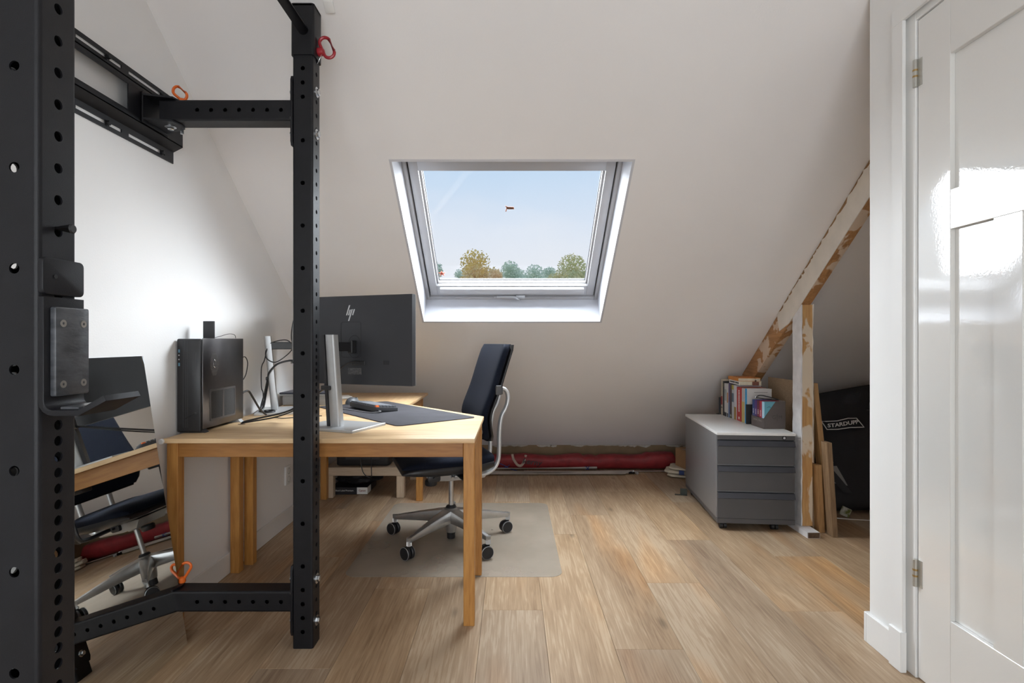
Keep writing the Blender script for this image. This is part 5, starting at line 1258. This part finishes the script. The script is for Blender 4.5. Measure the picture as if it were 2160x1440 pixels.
# ================================================================== leaning boards
wthing('particle_board', box(nb(), 1.751, 1.763, 3.206, 3.76, 0.0, 0.858, 0.001), M_chip, (1.757, 3.48, 0), 'brown particle board sheet standing behind the post', 'board', sm=0)
def lean(name, x0, y0, w, d, h, tx, ty, label, m):
    rx = math.atan2(ty, h); ry = math.atan2(tx, h)
    bm = box(nb(), -w / 2, w / 2, -d / 2, d / 2, 0, h, 0.0015)
    for v in bm.verts: v.co.x += tx * v.co.z / h; v.co.y += ty * v.co.z / h
    return tag(obj(name, bm, m, loc=(x0, y0, 0)), label, 'plank', 'planks leaning by the post')
lean('timber_plank', 1.783, 3.186, 0.034, 0.05, 0.39, -0.020, 0.0, 'shortest timber plank leaning beside the post', M_stick)
lean('timber_plank', 1.816, 3.115, 0.030, 0.060, 0.53, -0.030, 0.01, 'medium greyish timber plank leaning in front of the tall plank', M_stickg)
lean('timber_plank', 1.8505, 3.215, 0.032, 0.060, 0.855, -0.070, 0.045, 'tall orange-brown timber plank leaning beside the post', M_stick)

# ================================================================== black board bag
bag = thing('board_bag', 'large black board bag with a white STARDUPP badge leaning on the slope', 'bag', (2.40, 3.55, 0))
BL, BR = (1.97, 2.165), (2.72, 2.78)
def bagp(u, v, side_):
    """u across, v up; side 0 front, 1 back"""
    xl = 1.955 + 0.245 * v; xr = 2.75 + 0.05 * v
    x = xl + (xr - xl) * u
    zt4 = 0.715 + 0.075 * min(1, u / 0.75)
    z = 0.006 + zt4 * v
    yf = 3.44 + 0.52 * v + 0.02 * math.sin(3 * u)
    th = 0.16 + 0.10 * math.sin(PI * min(1, v * 1.1)) * 0.5 - 0.10 * v
    edge = (max(0.0, 1 - abs(2 * u - 1) ** 4) * max(0.0, 1 - abs(2 * v - 1) ** 6)) ** 0.5
    wr = 0.012 * mnoise.noise(Vector((u * 5, v * 4, 1.0 + side_))) + 0.006 * mnoise.noise(Vector((u * 13, v * 9 + u * 6, 4.0)))
    mid = yf + 0.09 * (1 - v) + 0.02
    if side_ == 0: y = mid - (mid - yf) * edge - 0.02 * edge + wr * edge
    else: y = mid + (th - (mid - yf)) * edge
    y = min(y, (3.893 - z) / 0.758 - 0.012)
    return Vector((x, y, z))
bm = nb(); nu, nv_ = 40, 40
gr = [[[bm.verts.new(bagp(i / nu, k / nv_, s)) for k in range(nv_ + 1)] for i in range(nu + 1)] for s in (0, 1)]
for s in (0, 1):
    for i in range(nu):
        for k in range(nv_): bm.faces.new((gr[s][i][k], gr[s][i + 1][k], gr[s][i + 1][k + 1], gr[s][i][k + 1]))
bmesh.ops.remove_doubles(bm, verts=bm.verts, dist=1e-5)
bmesh.ops.recalc_face_normals(bm, faces=bm.faces)
wpart('shell', bm, M_blkbag, bag, sm=60)
def on_bag(du, dv, u0, v0, off=0.004):
    """metres on the bag front around (u0, v0) -> local coordinates of the bag"""
    u = u0 + du / 0.62; v = v0 + dv / 0.92
    p = bagp(u, v, 0); nn_ = Vector((0, -0.82, 0.57)) * off
    return W(bag) @ (p + nn_)
U0, V0 = 0.235, 0.70
lettering('STARDUPP', 0.0405, None, M_white, 'badge_lettering', bag, bold=0.0012, warp=lambda x, y: on_bag(x, y + 0.004 * math.sin(x * 22), U0, V0, 0.017))
fo = [(q[0] * 0.85, q[1] * 0.85) for q in ((-0.150, 0.042), (-0.04, 0.036), (0.04, 0.050), (0.110, 0.040), (0.150, -0.044), (0.05, -0.034), (-0.04, -0.040), (-0.118, -0.036))]
bm = nb()
fp = []
for i in range(8):
    a, b = fo[i], fo[(i + 1) % 8]
    for k in range(4): fp.append((a[0] + (b[0] - a[0]) * k / 4, a[1] + (b[1] - a[1]) * k / 4))
tube(bm, [on_bag(x, y, U0, V0, 0.013) for x, y in fp], 0.0032, 5, closed=True); obj('badge_border', bm, M_white, bag, sm=0)
def bag_patch(name, poly, m, off=0.004, u0=0.0, v0=0.0, n=6):
    bm = nb(); c = [Vector(p) for p in poly]
    g2 = [[bm.verts.new(W(bag) @ (bagp(*((c[0] * (1 - i / n) + c[1] * i / n) * (1 - k / n) + (c[3] * (1 - i / n) + c[2] * i / n) * (k / n)), 0) + Vector((0, -0.82, 0.57)) * off)) for k in range(n + 1)] for i in range(n + 1)]
    for i in range(n):
        for k in range(n): bm.faces.new((g2[i][k], g2[i + 1][k], g2[i + 1][k + 1], g2[i][k + 1]))
    return obj(name, bm, m, bag, sm=60)
M_gpatch = mat('grey_webbing', (0.24, 0.24, 0.235), 0.8, vary=0.1)
bag_patch('grey_panel', [(0.03, 0.25), (0.21, 0.22), (0.14, 0.37), (0.0, 0.37)], M_gpatch, 0.004)
bag_patch('grey_strip', [(0.0, 0.40), (0.115, 0.395), (0.10, 0.43), (-0.0, 0.435)], M_gpatch, 0.004)
bag_patch('strap', [(0.17, 0.16), (0.24, 0.16), (0.02, 0.44), (-0.03, 0.42)], M_blkmt, 0.010)
bm = nb(); tube(bm, smooth([W(bag) @ (bagp(0.52, 0.80, 0) + Vector((0, -0.02, 0))), W(bag) @ (bagp(0.60, 0.90, 0) + Vector((0, -0.06, 0.02))), W(bag) @ (bagp(0.74, 0.93, 0) + Vector((0, -0.07, 0.02))), W(bag) @ (bagp(0.85, 0.86, 0) + Vector((0, -0.02, 0)))], 6), 0.012, 8, flat=0.5); obj('carry_handle', bm, M_blkmt, bag)
bag_patch('shiny_panel', [(0.28, 0.88), (0.46, 0.86), (0.50, 0.95), (0.28, 0.94)], mat('shiny_black', (0.03, 0.03, 0.035), 0.25, vary=0.3, vscale=30), 0.004)
bm = box(nb(), -0.04, 0.02, -0.012, 0.0, 0.0, 0.055, 0.002); bmesh.ops.transform(bm, matrix=W(bag) @ Matrix.Translation((2.055, 3.40, 0.02)) @ Matrix.Rotation(R(25), 4, 'Y'), verts=bm.verts)
obj('care_label', bm, mat('label_print', (0.62, 0.60, 0.55), 0.7, col2=(0.12, 0.14, 0.02), vscale=35), bag)
cable('cable', [(1.90, 3.46, 0.004), (2.0, 3.42, 0.004), (2.12, 3.385, 0.004), (2.30, 3.36, 0.004), (2.5, 3.37, 0.004)], 0.003, 'thin white cord on the floor along the black bag', M_white)

# ================================================================== red bag, poles, carton behind the cabinet
rb = thing('sports_bag', 'long red nylon bag lying along the foot of the slope', 'bag', (0.5, 4.74, 0))
secs = []
for i in range(61):
    f = i / 60; x = -0.75 + 2.16 * f
    hgt = 0.125 + 0.022 * mnoise.noise(Vector((f * 9, 0, 3))) + (0.02 if f > 0.88 else 0)
    if f < 0.03 or f > 0.985: hgt *= 0.6
    if 0.63 < f < 0.69: hgt *= 0.93 + 0.07 * math.cos((f - 0.66) / 0.03 * PI)
    hw = 0.085 + 0.012 * mnoise.noise(Vector((f * 7, 5, 1)))
    sec = []
    for k in range(20):
        a = 2 * PI * k / 20; ca, sa = math.cos(a), math.sin(a)
        w_ = 1 + 0.06 * mnoise.noise(Vector((f * 22, ca * 2, sa * 2)))
        sec.append(Vector((x, 4.755 + math.copysign(abs(ca) ** 0.7, ca) * hw * w_ - 0.02 * sa, 0.002 + hgt / 2 + math.copysign(abs(sa) ** 0.8, sa) * hgt / 2 * (w_ if sa > 0 else 1))))
    secs.append(sec)
wpart('bag_body', loft(secs, 20), M_redbag, rb, sm=60)
bm = nb(); hpts = [(0.003, 4.70, 0.138), (0.012, 4.665, 0.105), (0.045, 4.655, 0.058), (0.075, 4.655, 0.050), (0.098, 4.66, 0.075), (0.118, 4.69, 0.133)]
tube(bm, smooth(hpts, 6), 0.011, 8, flat=0.35); wpart('webbing_handle', bm, mat('beige_webbing', (0.42, 0.31, 0.25), 0.8, vary=0.15), rb)
M_bp = mat('black_print', (0.03, 0.012, 0.014), 0.6, vary=0.2)
def red_warp(x0, z0):
    def f(x, y):
        zz = z0 + y * 0.9 - x * 0.12; 
        return W(rb) @ Vector((x0 + x, 4.755 - 0.0915 - 0.004 * 1 - 0.028 * (1 - abs(zz - 0.065) / 0.09), zz))
    return f
lettering('kerny', 0.07, None, M_bp, 'printed_script', rb, warp=red_warp(0.165, 0.083), shear=0.3, bold=0.001)
bm = nb(); tube(bm, smooth([(-0.12, 4.645, 0.075), (-0.06, 4.63, 0.055), (-0.02, 4.628, 0.03), (0.04, 4.635, 0.012)], 6), 0.003, 6); tube(bm, smooth([(-0.12, 4.645, 0.03), (-0.05, 4.64, 0.04), (-0.02, 4.632, 0.06)], 6), 0.003, 6); wpart('blue_cord', bm, M_blue, rb)
def pole(xa, ya, xb, yb, z, r, label, tip=None, z2=None):
    o = thing('tent_pole', label, 'pole', (xa, ya, z), 0, 'poles lying along the slope')
    d = Vector((xb - xa, yb - ya, (z2 or z) - z)); bm = nb(); tube(bm, [Vector((0, 0, 0)), d], r, 14); obj('tube', bm, M_steel, o)
    if tip == 'cap':
        bm = nb(); tube(bm, [d * 0.985, d * 0.997], r * 1.12, 14); obj('blue_collar', bm, M_blue, o)
        obj('end_cap', lathe(nb(), [(r * 0.98, 0), (r * 0.9, 0.012), (r * 0.4, 0.016)], 14, aim(d, d)), M_white, o)
    if tip == 'joint':
        bm = nb(); dn = d.normalized(); tube(bm, [d, d + dn * 0.05], r * 0.75, 10)
        for q in (0.01, 0.025, 0.04): tube(bm, [d + dn * q, d + dn * (q + 0.006)], r, 10)
        obj('spring_joint', bm, M_dkbolt, o)
        obj('joint_ring', lathe(nb(), [(r, -0.01), (r, 0.01), (r * 0.5, 0.01)], 14, aim(d + dn * 0.07, (0.4, -1, 0))), M_alu, o)
    if tip == 'tied':
        bm = nb(); tube(bm, [d * 0.93 + Vector((0.02 * math.cos(2 * PI * k / 12), 0, 0.0)) + Vector((0, r * 1.15 * math.cos(2 * PI * k / 6), r * 1.15 * math.sin(2 * PI * k / 6))) for k in range(12)], 0.003, 5, closed=True); obj('blue_tie', bm, M_blue, o)
    return o
pole(-0.42, 4.600, 0.712, 4.612, 0.0365, 0.0115, 'steel pole with a blue tie on top of the other poles', 'tied', 0.040)
pole(-0.44, 4.585, 1.005, 4.588, 0.0135, 0.0135, 'steel pole with a blue collar and white end cap', 'cap')
pole(-0.40, 4.553, 0.965, 4.558, 0.0115, 0.0115, 'steel pole with a sprung end joint', 'joint')
pole(-0.43, 4.515, 0.935, 4.532, 0.0115, 0.0115, 'plain steel pole nearest the chair side of the bundle')
pole(0.10, 4.612, 1.50, 4.632, 0.0085, 0.0085, 'thin dull metal pole reaching under the cream canvas roll')
cb = thing('cardboard_box', 'brown cardboard box between the cabinet and the slope', 'box', (1.56, 4.45, 0.086), R(12))
obj('carton', box(nb(), -0.20, 0.22, -0.13, 0.11, 0, 0.145, 0.002), M_card, cb)
obj('flap', box(nb(), -0.20, 0.22, -0.131, -0.005, 0.1452, 0.148, 0.0008), M_card, cb)
obj('tape', box(nb(), -0.201, 0.221, -0.03, 0.02, 0.1482, 0.1487), mat('tape_brown', (0.30, 0.17, 0.08), 0.35, vary=0.1), cb)
cr_ = thing('canvas_roll', 'folded cream canvas bundle with a blue patch under the cardboard box', 'canvas', (1.45, 4.36, 0))
for i, (zz, hh, ex) in enumerate(((0.002, 0.030, 0.0), (0.031, 0.030, -0.02), (0.060, 0.026, 0.015))):
    secs = []
    for q in range(25):
        f = q / 24; x = -0.16 + ex + 0.52 * f; yb_ = 0.17 - 0.26 * f + 0.01 * math.sin(f * 7 + i)
        sec = []
        for k in range(16):
            a = 2 * PI * k / 16; ca, sa = math.cos(a), math.sin(a); n_ = 0.006 * mnoise.noise(Vector((f * 6, ca + i * 3, sa)))
            sec.append(Vector((x + 0.03 * ca, yb_ + (0.095 if f > 0.04 else 0.06) * math.copysign(abs(ca) ** 0.5, ca) + n_, zz + hh / 2 + math.copysign(abs(sa) ** 0.7, sa) * hh / 2 * (0.98 if abs(n_) > 0 else 1))))
        secs.append(sec)
    fold = obj('fold', loft(secs, 16), M_cream, cr_, sm=60)
obj('blue_patch', box(nb(), -0.02, 0.02, -0.003, 0.003, -0.017, 0.017, 0.001, 1, Matrix.Translation((-0.10, 0.018, 0.055)) @ Matrix.Rotation(R(-26), 4, 'Z')), M_blue, cr_)
obj('grommet', lathe(nb(), [(0.020, 0), (0.022, 0.004), (0.012, 0.005), (0.010, 0.0)], 18, aim(Vector((0.0, -0.043, 0.024)), (-0.4, -1, 0))), M_alu, cr_)
bm = nb(); tube(bm, smooth([(0.03, -0.055, 0.075), (0.035, -0.075, 0.05), (0.03, -0.07, 0.02), (0.04, -0.08, 0.006)], 6), 0.009, 8); obj('blue_rope', bm, mat('bright_blue_rope', (0.02, 0.16, 0.36), 0.7, vary=0.2), cr_)

# ================================================================== outside: trees and leaves on the pane
ground = struct('ground', box(nb(), -80, 80, 12, 140, -6.4, -6.0), mat('lawn', (0.10, 0.13, 0.06), 0.9, vary=0.3, vscale=0.3), 'lawn outside')
def leafmat(name, c1, c2):
    if name in MATS: return MATS[name]
    m = mat(name, c1, 0.7, col2=c2, vscale=0.9); 
    t = m.node_tree; b = t.nodes['Principled BSDF']
    b.inputs['Subsurface Weight'].default_value = 0.0
    tl = t.nodes.new('ShaderNodeBsdfTranslucent'); src = b.inputs['Base Color'].links[0].from_socket; t.links.new(src, tl.inputs[0])
    mx_ = t.nodes.new('ShaderNodeMixShader'); mx_.inputs[0].default_value = 0.5; out = t.nodes['Material Output']
    t.links.new(b.outputs[0], mx_.inputs[1]); t.links.new(tl.outputs[0], mx_.inputs[2]); t.links.new(mx_.outputs[0], out.inputs[0])
    return m
LY = leafmat('leaf_yellow', (0.98, 0.74, 0.22), (0.80, 0.66, 0.34)); LG = leafmat('leaf_green', (0.80, 0.86, 0.68), (0.62, 0.72, 0.60)); LM = leafmat('leaf_mixed', (0.90, 0.78, 0.38), (0.62, 0.66, 0.38)); LO = leafmat('leaf_orange', (0.96, 0.76, 0.42), (0.86, 0.70, 0.44))
M_bark = mat('bark', (0.16, 0.12, 0.09), 0.9, vary=0.3, vscale=3)
def tree(label, pxc, py_top, Y, halfpx, depth_z, m, n, seed, lobes=7, ls=0.34, cat='tree'):
    rn = random.Random(seed); c = px(pxc, py_top, Y); rx = halfpx / F * Y
    t_ = thing('tree', label, cat, (c.x, Y, -6.0), 0, 'trees outside the skylight')
    top = c.z + 6.0; bm = nb(); trunk_top = top - depth_z * 0.5
    tube(bm, smooth([(0, 0, 0), (0.1, 0, trunk_top * 0.4), (-0.1, 0.1, trunk_top * 0.7), (0, 0, trunk_top)], 4), [0.30] * 5 + [0.24] * 4 + [0.12] * 4, 8)
    cen = []
    for i in range(lobes):
        a = 2 * PI * i / lobes + rn.uniform(-0.3, 0.3); rr = rx * rn.uniform(0.35, 0.62)
        cen.append((Vector((rr * math.cos(a), rr * math.sin(a), top - depth_z * rn.uniform(0.38, 0.62))), rx * rn.uniform(0.32, 0.46)))
    cen.append((Vector((rn.uniform(-0.2, 0.2) * rx, 0, top - rx * 0.48)), rx * 0.46)); cen.append((Vector((0, 0, top - depth_z * 0.62)), rx * 0.62)); cen.append((Vector((0, 0, top - depth_z * 0.95)), rx * 0.85))
    for p, r_ in cen: tube(bm, [Vector((0, 0, trunk_top * 0.8)), p * 0.6 + Vector((0, 0, trunk_top * 0.8)) * 0.4, p], [0.12, 0.07, 0.02], 5)
    obj('trunk', bm, M_bark, t_)
    vs_, fs = [], []
    for i in range(n):
        p, r_ = rn.choice(cen); d = Vector((rn.gauss(0, 1), rn.gauss(0, 1), rn.gauss(0, 1))).normalized() * (rn.random() ** 0.45) * r_
        q = p + d; s_ = ls * rn.uniform(0.4, 1.0)
        a = Vector((rn.gauss(0, 1), rn.gauss(0, 1), rn.gauss(0, 1))).normalized(); b = a.cross(Vector((rn.gauss(0, 1), rn.gauss(0, 1), rn.gauss(0, 1)))).normalized()
        k = len(vs_); vs_ += [q - a * s_ * 0.5, q + b * s_ * 0.25, q + a * s_ * 0.5, q - b * s_ * 0.25]; fs.append((k, k + 1, k + 2, k + 3))
    me = bpy.data.meshes.new('foliage'); me.from_pydata([tuple(v) for v in vs_], [], fs); me.materials.append(m)
    o = bpy.data.objects.new('foliage', me); C.objects.link(o); o.parent = t_; o['kind'] = 'stuff'
tree('tall golden yellow tree beyond the skylight', 1010, 523, 60, 70, 8.0, LY, 11000, 1, 8, 0.42)
tree('rounded yellow-green tree beyond the skylight', 1207, 533, 66, 72, 8.0, LM, 16000, 2, 8, 0.42)
tree('dull green tree between the golden and rounded trees, taller of the pair', 1078, 549, 74, 44, 7.0, LG, 12000, 3, 8, 0.42)
tree('dull green tree between the golden and rounded trees, lower of the pair', 1120, 556, 84, 46, 7.0, LG, 12000, 4, 8, 0.42)
tree('small dark green tree beside the rounded tree', 1156, 561, 95, 30, 6.5, LG, 7000, 5, 5, 0.42)
tree('green tree at the jamb side of the skylight behind the red leaf', 922, 550, 66, 42, 6.5, LG, 9000, 6, 7, 0.42)
tree('low orange tree at the foot of the golden tree', 1050, 566, 50, 34, 4.5, LO, 6500, 7, 6, 0.34)
tree('small sparse green tree beside the golden tree', 972, 566, 74, 28, 5.0, LG, 3000, 8, 5, 0.36)
tree('far pale green tree seen between the golden and dull green trees', 1050, 572, 100, 30, 7.0, LG, 7000, 9, 7, 0.5)
tree('far pale green tree behind the lower dull green tree', 1102, 566, 112, 34, 7.0, LG, 8000, 10, 7, 0.5)
tree('far pale green tree behind the gap beside the rounded tree', 1140, 572, 126, 34, 7.0, LG, 8000, 11, 7, 0.5)
tree('far pale green tree behind the far side of the rounded tree', 1248, 560, 105, 34, 7.0, LG, 7000, 12, 7, 0.5)
bld = thing('far_building', 'white flat roofed building low behind the rounded tree', 'building', (11.2, 76, -6))
obj('wall', box(nb(), -1.6, 1.8, -0.2, 8, 0, 15.9), M_trimw, bld); obj('roof_edge', box(nb(), -1.75, 1.95, -0.35, 8.1, 15.9, 16.15), M_trimw, bld)
def leaf(label, pxx, pyy, poly, m, s_):
    # where the ray through the pixel meets the outer face of the pane
    d = px(pxx, pyy, 1) - Vector((0, 0, H)); o0 = P(0, 0, 0.251); t_ = (o0 - Vector((0, 0, H))).dot(OUT) / d.dot(OUT); c = Vector((0, 0, H)) + d * t_
    bm = nb(); Mx = Matrix(((1, 0, 0, 0), (0, UP.y, OUT.y, 0), (0, UP.z, OUT.z, 0), (0, 0, 0, 1)))
    prism(bm, [(x * s_, y * s_) for x, y in poly], 0.0, 0.0012, Mx)
    return tag(obj('fallen_leaf', bm, m, loc=c, sm=0), label, 'leaf')
leaf('brown curled leaf stuck in the middle of the skylight pane', 1075, 439, [(-1, 0.7), (-0.35, 0.35), (0.9, 0.3), (1.0, -0.3), (-0.2, -0.35), (-0.55, -0.25), (-0.75, -1.0), (-0.95, -0.9), (-0.7, 0.1)], mat('leaf_brown', (0.22, 0.09, 0.05), 0.7, vary=0.3, vscale=40), 0.026)
st5 = []
for k in range(10):
    a = R(90 + 36 * k); rr = 1.0 if k % 2 == 0 else 0.36; st5.append((rr * math.cos(a), rr * math.sin(a)))
leaf('small red star-shaped leaf on the lower corner of the skylight pane', 932, 577, st5, mat('leaf_red', (0.62, 0.14, 0.08), 0.7, vary=0.2, vscale=40), 0.026)

# ================================================================== unseen window added behind the viewpoint to let the rear fill in
w2 = thing('window_added', None, None, (0, YF, 0.15)); w2['kind'] = 'structure'; w2['label'] = 'wide white framed window added in the rear wall for the fill light'
bm = box(nb(), -1.15, 1.15, YF - 0.08, YF - 0.02, 0.15, 0.21, 0.002); box(bm, -1.15, 1.15, YF - 0.08, YF - 0.02, 2.19, 2.25, 0.002)
for xa in (-1.15, -0.03, 1.09): box(bm, xa, xa + 0.06, YF - 0.08, YF - 0.02, 0.21, 2.19, 0.002)
wpart('frame', bm, M_win, w2)
for xa, xb in ((-1.09, -0.03), (0.03, 1.09)):
    bm = nb(); bm.faces.new([bm.verts.new(q) for q in ((xa, YF - 0.05, 0.21), (xb, YF - 0.05, 0.21), (xb, YF - 0.05, 2.19), (xa, YF - 0.05, 2.19))]); wpart('pane', bm, g, w2, sm=0)
wpart('sill', box(nb(), -1.2, 1.2, YF, YF + 0.06, 0.12, 0.15, 0.003), M_trimw, w2)
